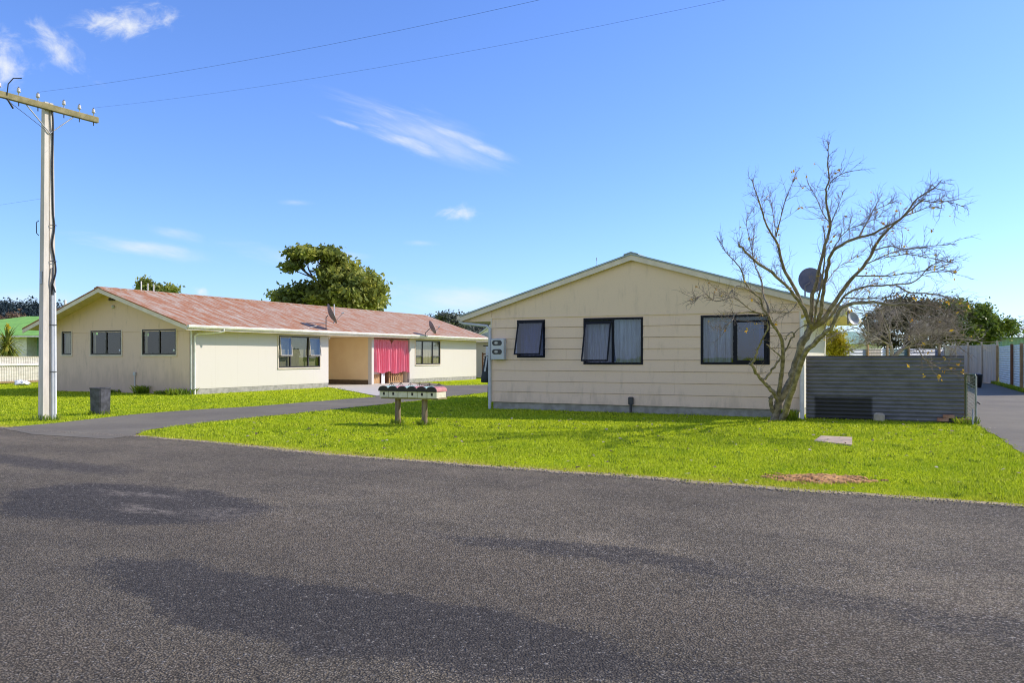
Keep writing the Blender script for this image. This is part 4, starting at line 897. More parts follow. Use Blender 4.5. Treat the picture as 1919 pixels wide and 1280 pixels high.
# ================================================================= fences on the right
def corr(mb, L, z0, z1, pitch, amp, horiz=True, M_=None, th=.0015, seg=6, x0=0.0, cap=None):
    n = max(2, int(((z1-z0) if horiz else L)/pitch*seg)); vs = []; fs = []
    for s_ in (0, 1):
        for i in range(n+1):
            t = i/n; d = amp*math.sin(2*math.pi*(t*((z1-z0) if horiz else L)/pitch)) + s_*th
            if horiz: z = z0+(z1-z0)*t; vs += [(x0, d, z), (x0+L, d, z)]
            else: x = x0+L*t; vs += [(x, d, z0), (x, d, z1)]
    b = 2*(n+1)
    for i in range(n):
        fs.append((2*i, 2*i+1, 2*i+3, 2*i+2)); fs.append((b+2*i+1, b+2*i, b+2*i+2, b+2*i+3))
    if M_ is not None: vs = [M_ @ Vector(v) for v in vs]
    mb.add(vs, fs, True); return mb
FO = OR + E*8.47 + D*.12
xR = facade(1807, 730, FO)[0]
pa, pz1 = facade(1529, 741, FO); pb, pz0 = facade(1637, 786, FO)
M['fence_dark'] = fence_iron('fence_dark', (.205, .20, .215), (.13, .127, .137), (pa, pb, -.2, pz1))
M['fence_white'] = fence_iron('fence_white', (.70, .74, .74), (.52, .56, .57))
M['fence_left'] = fence_iron('fence_left', (.70, .66, .61), (.50, .46, .42))
M['fence_blue'] = fence_iron('fence_blue', (.36, .39, .45), (.28, .30, .35))
t = thing('corrugated_fence', 'dark grey corrugated iron fence with a black painted patch low down', 'fence', FO, -YAW)
corr(MB(), xR, -.02, 1.17, .0905, .016, True).build('iron_sheet', M['fence_dark'], t)
corr(MB(), xR, 1.12, 1.50, .0905, .016, True, Matrix.Translation((0, -.012, 0))).build('iron_sheet', M['fence_dark'], t)
MB().box(0, xR, -.02, .03, 1.50, 1.512).build('capping', M['dark_metal'], t)
for x in (.06, xR*.5, xR-.06): MB().box(x-.05, x+.05, .03, .13, 0, 1.48).build('post', M['timber'], t)
# open wire gate
GA, GB = Vector((10.16, 17.93, 0)), Vector((10.03, 17.3, 0))
t = thing('wire_gate', 'open green framed chain wire gate at the end of the dark fence', 'gate', GA, math.atan2((GB-GA).y, (GB-GA).x))
GL = (GB-GA).length; gz0, gz1 = .08, 1.10
MB().tube([(.02, 0, gz0), (.02, 0, gz1-.04), (.06, 0, gz1), (GL-.06, 0, gz1), (GL-.01, 0, gz1-.07), (GL-.01, 0, gz0), (.02, 0, gz0)], .019, 8).tube([(.03, 0, gz1-.2), (GL-.02, 0, gz1-.28)], .014, 6).build('frame', M['green_paint'], t)
MB().tube([(GL+.01, 0, gz1-.03), (GL+.012, 0, .2)], .017, 8).build('stile', M['steel'], t)
wm = MB(); s_ = .075
k_ = -int((gz1-gz0)/s_)
while k_*s_ < GL:
    for sg in (1, -1):
        pts = []
        x_a = k_*s_; 
        for (xx, zz) in ((x_a, gz0), (x_a+(gz1-gz0), gz1)): pts.append([xx, zz if sg > 0 else gz1-(zz-gz0)])
        (xa_, za_), (xb_, zb_) = pts
        ta = max(0, (0.03-xa_)/(xb_-xa_)); tb = min(1, (GL-.02-xa_)/(xb_-xa_))
        if tb > ta: wm.tube([(xa_+(xb_-xa_)*ta, .003*sg, za_+(zb_-za_)*ta), (xa_+(xb_-xa_)*tb, .003*sg, za_+(zb_-za_)*tb)], .0024, 4, False)
    k_ += 1
wm.build('wire_mesh', M['green_paint'], t)
MB().box(-.12, -.03, -.05, .05, 0, 1.13).build('gate_post', M['moss_wood'], t)
MB().tube([(GL, 0, .52), (GL+.05, .03, .5), (GL+.07, .06, .47)], .015, 6).build('latch', M['dark_metal'], t)
MB().tube([(GL-.12, -.02, .35), (GL-.02, -.06, .02)], .016, 6).build('drop_bolt', M['steel'], t)
# side boundary fence
BF = Vector((19.4, 29.0, 0))
t = thing('iron_fence', 'pale corrugated iron fence with brown timber posts along the side driveway', 'fence', BF, -YAW)
def yb(px): 
    r_ = ray(px, 700); o = -BF; o.z = 0
    # intersect with local plane x=0
    tt = (0 - o.dot(E))/r_.dot(E); return (o + r_*tt).dot(D)
yP = [yb(1900)+(-3.2), yb(1900), yb(1872)]
for ya_, yb_ in ((yP[0]-4, yP[0]), (yP[0], yP[1]), (yP[1], yP[2])):
    Mx = Matrix.Translation((0, 0, 0)) @ Matrix.Rotation(R(90), 4, 'Z')
    corr(MB(), yb_-ya_-.02, .12, 2.02, .076*1.5, .017, True, Mx, x0=ya_+.01).build('iron_sheet', M['fence_white'], t)
for y in yP: MB().bbox(-.14, -.025, y-.07, y+.07, 0, 2.08, .01).build('post', M['brown_wood'] if y == yP[1] else M['timber'], t)
MB().box(.03, .09, yP[0]-4, yP[2], .35, .43).box(.03, .09, yP[0]-4, yP[2], 1.7, 1.78).build('rail', M['timber'], t)
GS = BF + D*(yP[2]+.08) + E*.02
GE = at(1767, 668, 54.0); GE.z = 0
t = thing('board_fence', 'tall grey weathered board fence beyond the iron fence by the driveway', 'fence', GS, math.atan2((GE-GS).y, (GE-GS).x))
L_ = (GE-GS).length; n = int(L_/.30); rr = random.Random(2)
bmb = MB()
for i in range(n):
    h_ = 2.16 + rr.uniform(-.03, .03) + .15*max(0, (i/n-.5)); q = rr.uniform(0, .025)
    bmb.box(i*.30, i*.30+.292, q, q+.02, .02, h_)
bmb.build('boards', M['grey_board'], t); MB().box(0, L_, -.07, 0, .4, .5).box(0, L_, -.07, 0, 1.6, 1.7).build('rail', M['timber'], t)
for i in range(0, n, 9): MB().box(i*.3, i*.3+.1, .05, .12, 0, 2.35).build('post', M['grey_board'], t)
# rear boundary fence of mixed panels
RF = at(1586, 668, 47); RF.z = 0; RE = at(1770, 668, 52.5); RE.z = 0
t = thing('panel_fence', 'back fence of pale blue grey and teal panels behind the bare shrub', 'fence', RF, math.atan2((RE-RF).y, (RE-RF).x))
L_ = (RE-RF).length
for a_, b_, m_, h_ in ((0, .19, 'fence_blue', 1.93), (.20, .33, 'grey_board', 1.95), (.33, .38, 'white_plastic', 1.98), (.38, .60, 'teal_panel', 1.96), (.60, .93, 'fence_blue', 2.0), (.93, 1.0, 'white_plastic', 2.0)):
    corr(MB(), (b_-a_)*L_-.02, .05, h_, .09, .014, True, x0=a_*L_).build('panel', M[m_], t)
for f_ in (.19, .38, .6, .93): MB().box(f_*L_-.06, f_*L_+.06, -.12, -.02, 0, 2.2).build('post', M['pallet_wood'] if f_ == .19 else M['timber'], t)
# things by the fence
def brick(label, p, rz, z=0.0, m='brick'):
    t = MB().bbox(-.115, .115, -.055, .055, 0, .075, .006).build('brick', M[m]); t.location = (p.x, p.y, z+.035); t.rotation_euler = (0, 0, rz); tag(t, label, 'brick', 'bricks beside the dark fence')
B0 = at(1757, 787, 18.25)
brick('brown brick lying under the stack at its left', Vector((B0.x, 18.02, 0)), -.55)
brick('brown brick lying under the stack at its right front', Vector((B0.x+.27, 17.86, 0)), -.35)
brick('brown brick topmost on the little stack by the fence', Vector((B0.x+.10, 17.97, 0)), -.45, .078)
brick('reddish brick lying apart nearest the gate post', Vector((B0.x+.52, 17.86, 0)), .5)
vs = []; rr = random.Random(5); sp_ = at(1648, 790, 18.45)
o = MB().bbox(-.125, .1, -.09, .09, -.02, .20, .045).build('stone_block', M['stone']); o.location = (sp_.x, 18.45, 0); o.rotation_euler = (0, R(4), -.3); tag(o, 'grey rough stone block on the grass against the dark fence', 'stone')
b = ground(1829, 727)
t = thing('black_tub', 'small black lidded bin standing far up the side driveway by the board fence', 'bin', b, .3)
MB().lathe([(0, 0), (.22, 0), (.27, .58), (.27, .6)], n=14).build('body', M['black_plastic'], t); MB().lathe([(.29, .6), (.29, .64), (.1, .69), (0, .7)], n=14).build('lid', M['black_plastic'], t)
# covered clothesline at the left corner of the front unit
b = Vector((at(915.5, 745, 29.2).x, 29.2, 0))
t = thing('covered_clothesline', 'folded clothesline in a dark grey cover on a thin leaning pole beside the downpipe', 'clothesline', b, 0)
MB().tube([(-.03, 0, 0), (.0, 0, .7), (.03, 0, 1.95)], .018, 7).build('pole', M['dark_metal'], t)
n = 20; vs = []
for z, r_ in ((.55, .24), (.57, .28), (.75, .27), (1.1, .21), (1.5, .14), (1.54, .05)):
    for i in range(n): a = 2*math.pi*i/n; q = r_*(1+.07*math.sin(a*6)); vs.append((.01+q*math.cos(a), q*math.sin(a)*.8, z))
MB().add(vs, [(r_*n+i, r_*n+(i+1) % n, r_*n+n+(i+1) % n, r_*n+n+i) for r_ in range(5) for i in range(n)], True).build('cover', M['canvas_dark'], t)
MB().bbox(-.10, .16, -.05, .05, 1.5, 1.86, .02).prism([(-.16, .95), (-.10, .95), (-.02, 1.5), (-.07, 1.5)], -.235, -.22, 'y').build('white_liner', M['white_plastic'], t)
MB().bbox(-.2, .3, -.03, .03, 1.87, 1.91, .01).build('arm', M['black_plastic'], t)
# far end: trellis gate, unit behind, pale gabled building
TG = OL + E*.15 + D*(LL+.5)
t = thing('trellis_gate', 'brown timber lattice gate at the far end of the long unit', 'gate', TG, -R(4))
for x in (0, .68): MB().box(x, x+.09, 0, .09, 0, 1.75).build('post', M['brown_wood'], t)
MB().box(.09, .68, .01, .07, 1.62, 1.70).box(.09, .68, .01, .07, .08, .16).build('rail', M['brown_wood'], t)
lm = MB()
for k_ in range(-6, 6):
    for sg in (1, -1):
        pts = []
        for u in (0, .59): z = .2 + k_*.26 + (u if sg > 0 else .59-u)*1.5; pts.append((.09+u, z))
        (xa_, za_), (xb_, zb_) = pts
        if max(za_, zb_) < 1.62 and min(za_, zb_) > .16: lm.tube([(xa_, .04+.012*sg, za_), (xb_, .04+.012*sg, zb_)], .016, 4)
lm.build('lattice', M['brown_wood'], t)
b = Vector((at(897, 668, 57).x, 57, 0))
t = thing('rear_unit', 'plain cream unit glimpsed beyond the lattice gate', 'unit block', b, -YAW)
MB().box(-.9, 6, 0, 8, 0, 2.55).build('wall', M['cream_wall'], t)
mb = MB(); mb.prism([(-1.4, 2.6), (2.5, 3.6), (6.5, 2.6)], -.4, 8.4, 'y'); mb.build('roof', M['grey_iron'], t); MB().box(-1.3, 6.4, -.44, -.405, 2.5, 2.64).build('fascia', M['trim_cream'], t)
b = Vector((at(935, 668, 72).x, 72, 0))
t = thing('pale_shed', 'pale gabled building with a white roof between the two cream houses', 'building', b, -.15)
mb = MB(); mb.prism([(-3, 0), (3, 0), (3, 2.6), (0, 4.75), (-3, 2.6)], 0, 9, 'y'); mb.build('wall', M['white_paint'], t)
mb = MB(); slab_slope(mb, 0, 4.86, 3.3, 2.5, -.3, 9.3, .08); slab_slope(mb, 0, 4.86, -3.3, 2.5, -.3, 9.3, .08); mb.build('roof', M['white_plastic'], t)
# ================================================================= left: fence, green roofed house
LF = Vector((-29.2, 38.0, 0)); LE = Vector((-26.4, 45.5, 0))
t = thing('iron_fence', 'low pale upright corrugated fence with a white rail, left of the pole', 'fence', LF, math.atan2((LE-LF).y, (LE-LF).x))
L_ = (LE-LF).length
corr(MB(), L_, .12, 1.47, .14, .02, False).build('iron_sheet', M['fence_left'], t)
MB().box(0, L_, -.05, -.025, .06, .16).build('base_board', M['timber'], t)
MB().box(0, L_, -.08, -.028, 1.0, 1.10).build('rail', M['white_paint'], t); MB().box(0, L_, -.03, .03, 1.47, 1.50).build('capping', M['trim_cream'], t)
for q in (.0, .33, .66, .98): MB().box(q*L_, q*L_+.05, .03, .08, 0, 1.45).build('post', M['brown_wood'], t)
GH = Vector((-40, 60, 0))
t = thing('green_roofed_house', 'white boarded house with a bright green hipped roof behind the low fence', 'house', GH, 0)
ex0, ex1, ey0, ey1, ez, rz_ = -8, 16, 0, 9, 3.1, 4.72
MB().add([(ex0, ey0, ez), (ex1, ey0, ez), (ex1, ey1, ez), (ex0, ey1, ez), (1.1, 4.2, rz_), (ex1-6, 4.2, rz_), (ex0, ey0, ez-.14), (ex1, ey0, ez-.14), (ex1, ey1, ez-.14), (ex0, ey1, ez-.14)],
         [(0, 1, 5, 4), (1, 2, 5), (2, 3, 4, 5), (3, 0, 4), (1, 0, 6, 7), (2, 1, 7, 8), (3, 2, 8, 9), (0, 3, 9, 6), (6, 9, 8, 7)]).build('roof', M['green_roof'], t)
mb = MB(); boards(mb, ex0+.6, 3.2, 0, 15, .2, [], MF(.7)); mb.box(ex0+.6, 3.2, .76, 8.4, 0, 2.95); mb.build('wall', M['white_paint'], t)
MB().box(3.2, ex1-.6, 2.0, 8.4, 0, 2.95).build('porch_wall', M['palegreen'], t)
MB().box(3.5, ex1-.6, 1.97, 1.995, .1, 2.8).build('porch_screen', M['dark_metal'] if False else M['teal_panel'], t)
w_ = MB(); w_.box(5.0, 6.8, 1.9, 1.965, 1.5, 2.6); w_ = w_.build('window', M['meter_grey'], t); MB().box(5.08, 6.72, 1.885, 1.897, 1.58, 2.52).build('pane', M['glass_dark'], w_)
MB().box(ex0-.05, ex1+.05, -.06, -.003, ez-.16, ez-.04).build('gutter', M['white_paint'], t)
b = Vector((-26.9, 43.0, 0)); vs = []
o = None
rr = random.Random(8); sph = [(0, 0, .0)]
mbb = MB(); pf = [(0, .0), (.22, .0), (.34, .04), (.36, .09), (.30, .15), (.20, .20), (.11, .24), (.0, .25)]; mbb.lathe(pf, n=18, smooth=False)
mbb.v = [(x*(1.2+.35*math.sin(9*x+15*z)+.35*rr.uniform(-1, 1)), y*(1+.3*rr.uniform(-1, 1)), z*(1+.25*rr.uniform(-1, 1))) for x, y, z in mbb.v]
b = ground(40, 722); o = mbb.build('rubbish_bag', M['white_plastic']); o.location = b; tag(o, 'crumpled white plastic rubbish bag lying in grass by the low fence', 'bag')
# distant green shed and house on the right
b = Vector((at(1878, 668, 66).x, 66, 0))
t = thing('green_shed', 'pale green ribbed shed behind the iron fence at right', 'shed', b, -R(8))
corr(MB(), 7, 0, 3.0, .3, .025, False).build('wall', M['palegreen'], t); MB().box(0, 7, .03, 5, 0, 2.99).build('core', M['palegreen'], t)
MB().prism([(-.2, 3.02), (7.2, 3.02), (7.2, 3.1), (-.2, 3.1)], -.2, 5.2, 'y').build('roof', M['grey_iron'], t)
b = Vector((at(1607, 668, 78).x, 78, 0))
t = thing('distant_house', 'white house with a pale green roof far behind the back fence', 'house', b, 0)
MB().box(-2, 2.4, 0, 6, 0, 2.7).build('wall', M['white_paint'], t)
MB().add([(-2.6, -.5, 2.7), (2.9, -.5, 2.7), (2.9, 6.5, 2.7), (-2.6, 6.5, 2.7), (-.7, 3, 4.0), (1.0, 3, 4.0)], [(0, 1, 5, 4), (1, 2, 5), (2, 3, 4, 5), (3, 0, 4), (0, 3, 2, 1)]).build('roof', M['palegreen'], t)
# ================================================================= vegetation
def leaves(name, clumps, size, m, parent=None, seed=1, shell=.45, flat_=.3, asp=.55, soft=False):
    rs = np.random.RandomState(seed); Vs = []
    for (c, rx, ry, rz, n) in clumps:
        d = rs.normal(size=(n, 3)); d /= np.linalg.norm(d, axis=1)[:, None]
        r_ = (shell + (1-shell)*rs.rand(n)**.7) * (1 + .18*np.sin(d[:, 0]*5+c[0])*np.cos(d[:, 2]*6+c[2]))
        p = np.array(c)[None, :] + d*r_[:, None]*np.array((rx, ry, rz))[None, :]
        if soft: p = np.array(c)[None, :] + rs.normal(size=(n, 3))*np.array((rx, ry, rz))[None, :]*.62*(.6+.8*rs.rand(n))[:, None]
        nrm = d*.6 + rs.normal(size=(n, 3))*.7 + np.array((0, 0, flat_)); nrm /= np.linalg.norm(nrm, axis=1)[:, None]
        t = np.cross(nrm, rs.normal(size=(n, 3))); t /= np.linalg.norm(t, axis=1)[:, None]
        b = np.cross(nrm, t); s = size*(.6+.8*rs.rand(n))[:, None]
        Vs.append(np.stack([p-t*s, p+b*s*asp-nrm*s*.12, p+t*s, p-b*s*asp-nrm*s*.12], 1).reshape(-1, 3))
    V = np.concatenate(Vs); n = len(V)//4
    return np_mesh(name, V, np.arange(n*4).reshape(-1, 4), m, parent)
# ---- the bare tree, branches traced at its own depth
TZ = 18.75; TB = Vector((at(1459, 780, TZ).x, TZ, 0))
T = thing('bare_tree', 'leafless pale barked tree leaning right in front of the weatherboard house', 'tree', TB)
def tp(px, py, dz=0):
    if px > 1640: px = 1640 + (px-1640)*.84
    return at(px, py, TZ+dz-1.0*min(1, max(0, (780-py)/170))) - TB
br = []     # (list of (px,py,dz), r0, r1, twig density)
def z5(x, y): return (1300+x/3.048, 240+y/3.048)
def Bz(pts, r0, r1, d0, d1, tw=1.0, zoom=True, bow=0.0):
    if zoom and pts[0][1] >= 1060 and 630 <= pts[0][0] <= 800: pts = [(678, 1150)] + list(pts); d0 = d0*.5
    n = len(pts)-1; o = []
    for i, p in enumerate(pts):
        q = z5(*p) if zoom else p; f_ = i/n
        o.append((q[0], q[1], d0+(d1-d0)*f_ + bow*4*f_*(1-f_)))
    br.append((o, r0, r1, tw))
trunk = [(1452, 794), (1457, 768), (1463, 748), (1477, 726), (1489, 692), (1500, 655), (1513, 624), (1523, 608)]
Bz([(1452, 794), (1456, 770), (1462, 750), (1477, 726), (1489, 692), (1500, 655), (1513, 624), (1522, 610), (1527, 600)], .125, .078, 0, 0, 0, False)
Bz([(1466, 790), (1473, 768), (1486, 729), (1505, 669), (1522, 647), (1543, 626), (1560, 611), (1579, 575), (1625, 566), (1677, 570), (1727, 571), (1760, 573), (1800, 585)], .095, .010, -.1, -2.8, 1.1, False)
Bz([(1454, 778), (1446, 765), (1444, 748), (1447, 743)], .06, .045, 0, -.1, 0, False)
Bz([(1460, 755), (1452, 738), (1443, 729), (1429, 713), (1417, 698), (1407, 681)], .06, .038, 0, -.5, .4, False)
Bz([(1407, 681), (1414, 671), (1422, 650), (1429, 635), (1438, 621), (1440, 606)], .034, .018, -.5, -.9, .6, False)
Bz([(1431, 713), (1447, 693), (1460, 674), (1471, 657), (1484, 633), (1487, 625), (1480, 624), (1471, 637)], .034, .014, -.2, -.5, .5, False)
Bz([(1487, 625), (1495, 618), (1508, 609), (1526, 605)], .016, .007, -.5, -.6, .5, False)
Bz([(1458, 748), (1462, 717), (1467, 683), (1468, 655), (1460, 626), (1447, 607), (1441, 594), (1429, 575), (1425, 560), (1408, 545), (1395, 525), (1385, 499), (1366, 479), (1343, 443)], .062, .006, 0, -1.6, 1.1, False)
Bz([(1462, 668), (1447, 655), (1436, 645)], .02, .01, -.3, -.4, .5, False)
Bz([(430, 1080), (420, 1010), (400, 960), (385, 870), (350, 780), (335, 700), (345, 600), (345, 460)], .030, .005, -.7, .4, 1.2)
Bz([(400, 1060), (330, 1040), (230, 970), (130, 990), (60, 950), (0, 1000)], .022, .004, -.8, -2.2, 1.3)
Bz([(420, 1070), (330, 1050), (240, 1060), (220, 1100), (170, 1140), (150, 1160)], .022, .005, -.7, -2.4, 1.3)
Bz([(330, 930), (250, 900), (190, 960), (120, 950)], .014, .004, -1.1, -2.4, 1.2)
Bz([(650, 1090), (600, 980), (500, 870), (380, 780), (300, 710), (260, 660)], .055, .018, 0, -2.6, 1.2)
Bz([(345, 760), (320, 640), (300, 540), (310, 510)], .012, .004, -1.3, -1.0, 1.2)
Bz([(640, 1060), (580, 920), (510, 790), (480, 670), (420, 560), (390, 470), (360, 380), (330, 290)], .055, .007, 0, -1.9, 1.1)
Bz([(470, 620), (490, 540), (520, 420), (575, 290)], .020, .005, -.9, -2.0, 1.2)
Bz([(470, 620), (460, 520), (440, 420), (430, 360)], .012, .004, -.9, -.4, 1.1)
Bz([(670, 1080), (680, 950), (710, 840), (740, 700), (780, 560), (760, 440), (755, 370), (775, 290), (765, 190), (775, 85)], .060, .007, 0, -2.4, 1.3)
Bz([(770, 350), (790, 300), (850, 260), (930, 240)], .013, .004, -1.7, -2.6, 1.3)
Bz([(775, 540), (735, 480), (700, 400), (650, 310)], .015, .004, -1.2, -2.4, 1.2)
Bz([(785, 540), (820, 460), (850, 370)], .013, .004, -1.2, -2.0, 1.5)
Bz([(690, 1080), (720, 930), (745, 780), (750, 640), (735, 560)], .036, .007, 0, -1.8, 1.2)
Bz([(720, 1080), (740, 930), (770, 780), (800, 700), (900, 640), (1000, 610), (1100, 570), (1220, 510), (1300, 450), (1380, 400)], .055, .010, 0, -3.4, 1.2)
Bz([(800, 690), (840, 620), (880, 580), (900, 520)], .016, .005, -.9, -2.2, 1.4)
Bz([(945, 620), (990, 540), (1030, 460), (1090, 370)], .020, .005, -1.7, -1.0, 1.4)
Bz([(1030, 470), (1110, 440), (1190, 410)], .011, .004, -1.3, -2.2, 1.4)
Bz([(880, 580), (980, 540), (1080, 500)], .010, .004, -1.5, -3.2, 1.4)
Bz([(740, 1090), (810, 990), (880, 890), (960, 800), (1010, 730), (1070, 630), (1150, 560), (1230, 500), (1330, 400), (1420, 350), (1490, 300)], .060, .007, -.1, -3.2, 1.3)
Bz([(1330, 410), (1430, 420), (1530, 420), (1640, 450)], .015, .004, -2.5, -3.6, 1.6)
Bz([(1230, 505), (1340, 470), (1420, 450), (1500, 460)], .013, .004, -2.1, -3.4, 1.4)
Bz([(1030, 700), (1060, 690), (1150, 672), (1210, 690), (1290, 690), (1450, 670), (1590, 660)], .018, .004, -1.5, -3.4, 1.5)
Bz([(975, 785), (1000, 770), (1100, 730), (1190, 700), (1300, 685)], .016, .005, -1.2, -2.6, 1.4)
Bz([(1100, 740), (1250, 720), (1400, 740), (1560, 770)], .012, .004, -1.5, -3.6, 1.5)
Bz([(915, 850), (950, 842), (1100, 845), (1300, 825), (1450, 805), (1590, 830)], .022, .005, -.9, -3.2, 1.3)
Bz([(760, 880), (820, 800), (900, 750), (1020, 660)], .012, .004, -.2, 1.0, 1.0)
Bz([(780, 1080), (860, 960), (960, 910), (1060, 900), (1180, 895), (1300, 880), (1400, 800), (1460, 760)], .036, .006, -.1, -3.0, 1.3)
Bz([(1180, 900), (1280, 940), (1400, 945), (1500, 960), (1620, 1010), (1690, 1020)], .018, .004, -2.0, -3.6, 1.5)
Bz([(860, 970), (1000, 975), (1150, 960), (1240, 930)], .018, .005, -.4, -2.2, 1.2)
Bz([(840, 1020), (920, 960), (1010, 880), (1060, 860)], .014, .005, -.3, 1.2, 1.0)
Bz([(900, 1020), (960, 1040), (1050, 1040), (1120, 960)], .012, .004, -.6, -1.6, 1.2)
Bz([(1100, 1000), (1180, 1020), (1250, 1085), (1330, 1170), (1370, 1225)], .016, .004, -1.4, -3.2, 1.6)
Bz([(1200, 1010), (1300, 1060), (1400, 1110), (1530, 1170), (1640, 1280)], .014, .004, -1.8, -3.6, 1.6)
Bz([(1300, 1010), (1450, 1080), (1560, 1120), (1600, 1180)], .013, .004, -2.2, -3.8, 1.5)
Bz([(1170, 1020), (1200, 1100), (1290, 1200), (1370, 1320), (1480, 1370), (1560, 1385)], .014, .004, -1.7, -3.0, 1.7)
Bz([(1400, 1015), (1500, 990), (1560, 1010), (1640, 1020)], .010, .004, -2.4, -3.8, 1.4)
Bz([(600, 980), (560, 1040), (500, 1060), (450, 1040)], .012, .005, -.2, -1.2, 1.2)
rr = random.Random(21); limb = MB(); twig = MB(); tips = []
def grow(p, d, L, r_, lvl):
    n = 4; pts = [p]; q = d.copy()
    for i in range(n):
        q = (q + Vector((rr.gauss(0, .20), rr.gauss(0, .20), rr.gauss(.02, .16)))).normalized(); pts.append(pts[-1] + q*L/n)
    twig.tube(pts, [r_*(1-.7*i/n) for i in range(n+1)], 4, False)
    tips.append(pts[-1]); 
    if lvl > 0:
        for i in range(1, n+1):
            for _ in range(rr.choice((1, 1, 2))):
                dd = (q + Vector((rr.gauss(0, .6), rr.gauss(0, .6), rr.gauss(.1, .5)))).normalized()
                grow(pts[i], dd, L*rr.uniform(.3, .6), r_*.6, lvl-1)
for pts, r0, r1, tw in br:
    P3 = smooth([tp(*p) for p in pts], 4); n = len(P3)
    P3 = [p + Vector((rr.gauss(0, 1), rr.gauss(0, 1), rr.gauss(0, 1)))*min(.012, r1*.8 if i else 0) for i, p in enumerate(P3)]
    rad = [r0 + (r1-r0)*(i/(n-1))**.75 for i in range(n)]
    rad = [max(q*.93, .0055)*(1+.10*rr.uniform(-1, 1)) for q in rad]
    limb.tube(P3, rad, 10 if r0 > .04 else 6)
    if tw:
        Lb = sum((b-a).length for a, b in zip(P3[:-1], P3[1:]))
        k_ = int(Lb*9.0*tw)
        for _ in range(k_):
            f_ = rr.uniform(.22, 1.0) if r0 < .04 else rr.uniform(.35, 1.0)
            i = min(n-2, int(f_*(n-1))); d = (P3[i+1]-P3[i]).normalized()
            dd = (d*1.0 + Vector((rr.gauss(0, .5), rr.gauss(0, .5), rr.gauss(.1, .45)))).normalized()
            grow(P3[i], dd, rr.uniform(.14, .48)*(1.15-.5*f_)*1.2, .0050, 1)
limb.build('trunk', M['bark_main'], T)
twig.build('twigs', M['bark_twig'], T)
rs = np.random.RandomState(3)
sel = [p for p in tips if (TB+p).x > at(1640, 0, TZ).x*.98 or rr.random() < .12]
rr.shuffle(sel); cl = [((p.x, p.y, p.z-.02), .05, .05, .05, rr.choice((1, 1, 2, 3))) for p in sel[:190]]
leaves('leaves', cl, .033, M['leaf_autumn'], T, 4)
# ---- grass tufts and weeds
def tuft(name, label, cat, p, n, h, sp, m, seed, lean=.6, wd=.008):
    rs = np.random.RandomState(seed); V = []
    for i in range(n):
        a = rs.rand()*6.28; r_ = sp*rs.rand()**.5; x, y = r_*math.cos(a), r_*math.sin(a); hh = h*(.45+.55*rs.rand()); b = rs.rand()*6.28; l = lean*hh*rs.rand(); w = wd*(.6+.8*rs.rand()); c, s = math.cos(b+1.57)*w, math.sin(b+1.57)*w
        V += [(x-c, y-s, 0), (x+c, y+s, 0), (x+math.cos(b)*l*.4+c*.8, y+math.sin(b)*l*.4+s*.8, hh*.6), (x+math.cos(b)*l, y+math.sin(b)*l, hh*.9)]
    o = np_mesh(name, V, np.arange(n*4).reshape(-1, 4), m); o.location = p; tag(o, label, cat); return o
tuft('grass_tuft', 'bright grass tuft at the foot of the bare tree', 'grass tuft', TB+Vector((.22, -.18, 0)), 160, .34, .16, M['weed'], 1)
for px, lab, s_ in ((745.5, 'straggly grass tuft round the left mailbox post', 2), (795.5, 'straggly grass tuft round the right mailbox post', 3)):
    x = facade(px, 770, MO, .2)[0]; tuft('grass_tuft', lab, 'grass tuft', MO+E*x+D*.2, 110, .17, .17, M['weed'], s_)
tuft('grass_tuft', 'long grass round the foot of the utility pole', 'grass tuft', PO+Vector((.05, -.12, 0)), 150, .20, .34, M['weed'], 7)
tuft('grass_tuft', 'long grass growing round the black square bin', 'grass tuft', bc+Vector((.0, -.02, 0)), 170, .16, .30, M['weed'], 8)
tuft('grass_tuft', 'weeds growing round the base of the gate post', 'grass tuft', GA+Vector((-.12, -.25, 0)), 120, .22, .25, M['weed'], 6)
rr = random.Random(12); q = 0
for px, w_, h_, lab in ((345, .55, .34, 'leafy weeds at the downpipe corner of the long unit'), (272, .3, .42, 'dark weed clump under the rightmost gable window'), (310, .3, .2, 'low weeds along the gable wall near the corner'), (215, .4, .18, 'low weeds along the gable wall behind the square bin')):
    x = facade(px, 730, OL)[0]; p = OL + E*x - D*.14; q += 1
    tuft('weed_clump', lab, 'weeds', p, 190, h_, w_, M['weed'], 20+q, 1.0, .018)
# weeds along the side fence foot
vs = [];
for i in range(14):
    p = BF + D*(yP[0]-3+i*.75) - E*.25; 
o = None
rs = np.random.RandomState(9); n = 2600; u = rs.rand(n); V = np.zeros((n, 3, 3)); base = np.array([[BF.x, BF.y]]) + np.outer((yP[0]-3+u*14), np.array([D.x, D.y])) - np.outer(rs.rand(n)*.22+.03, np.array([E.x, E.y]))
h_ = .05+.17*rs.rand(n); a = rs.rand(n)*6.28
for kx in range(3):
    V[:, kx, 0] = base[:, 0] + (.02*np.cos(a)*(1, -1, 0)[kx]) + (kx == 2)*(rs.rand(n)-.5)*.2; V[:, kx, 1] = base[:, 1] + (.02*np.sin(a)*(1, -1, 0)[kx]); V[:, kx, 2] = (kx == 2)*h_
o = np_mesh('fence_weeds', V.reshape(-1, 3), np.arange(n*3).reshape(-1, 3), M['weed']); tag(o, 'strip of weeds along the foot of the pale iron fence', 'weeds', kind='stuff')
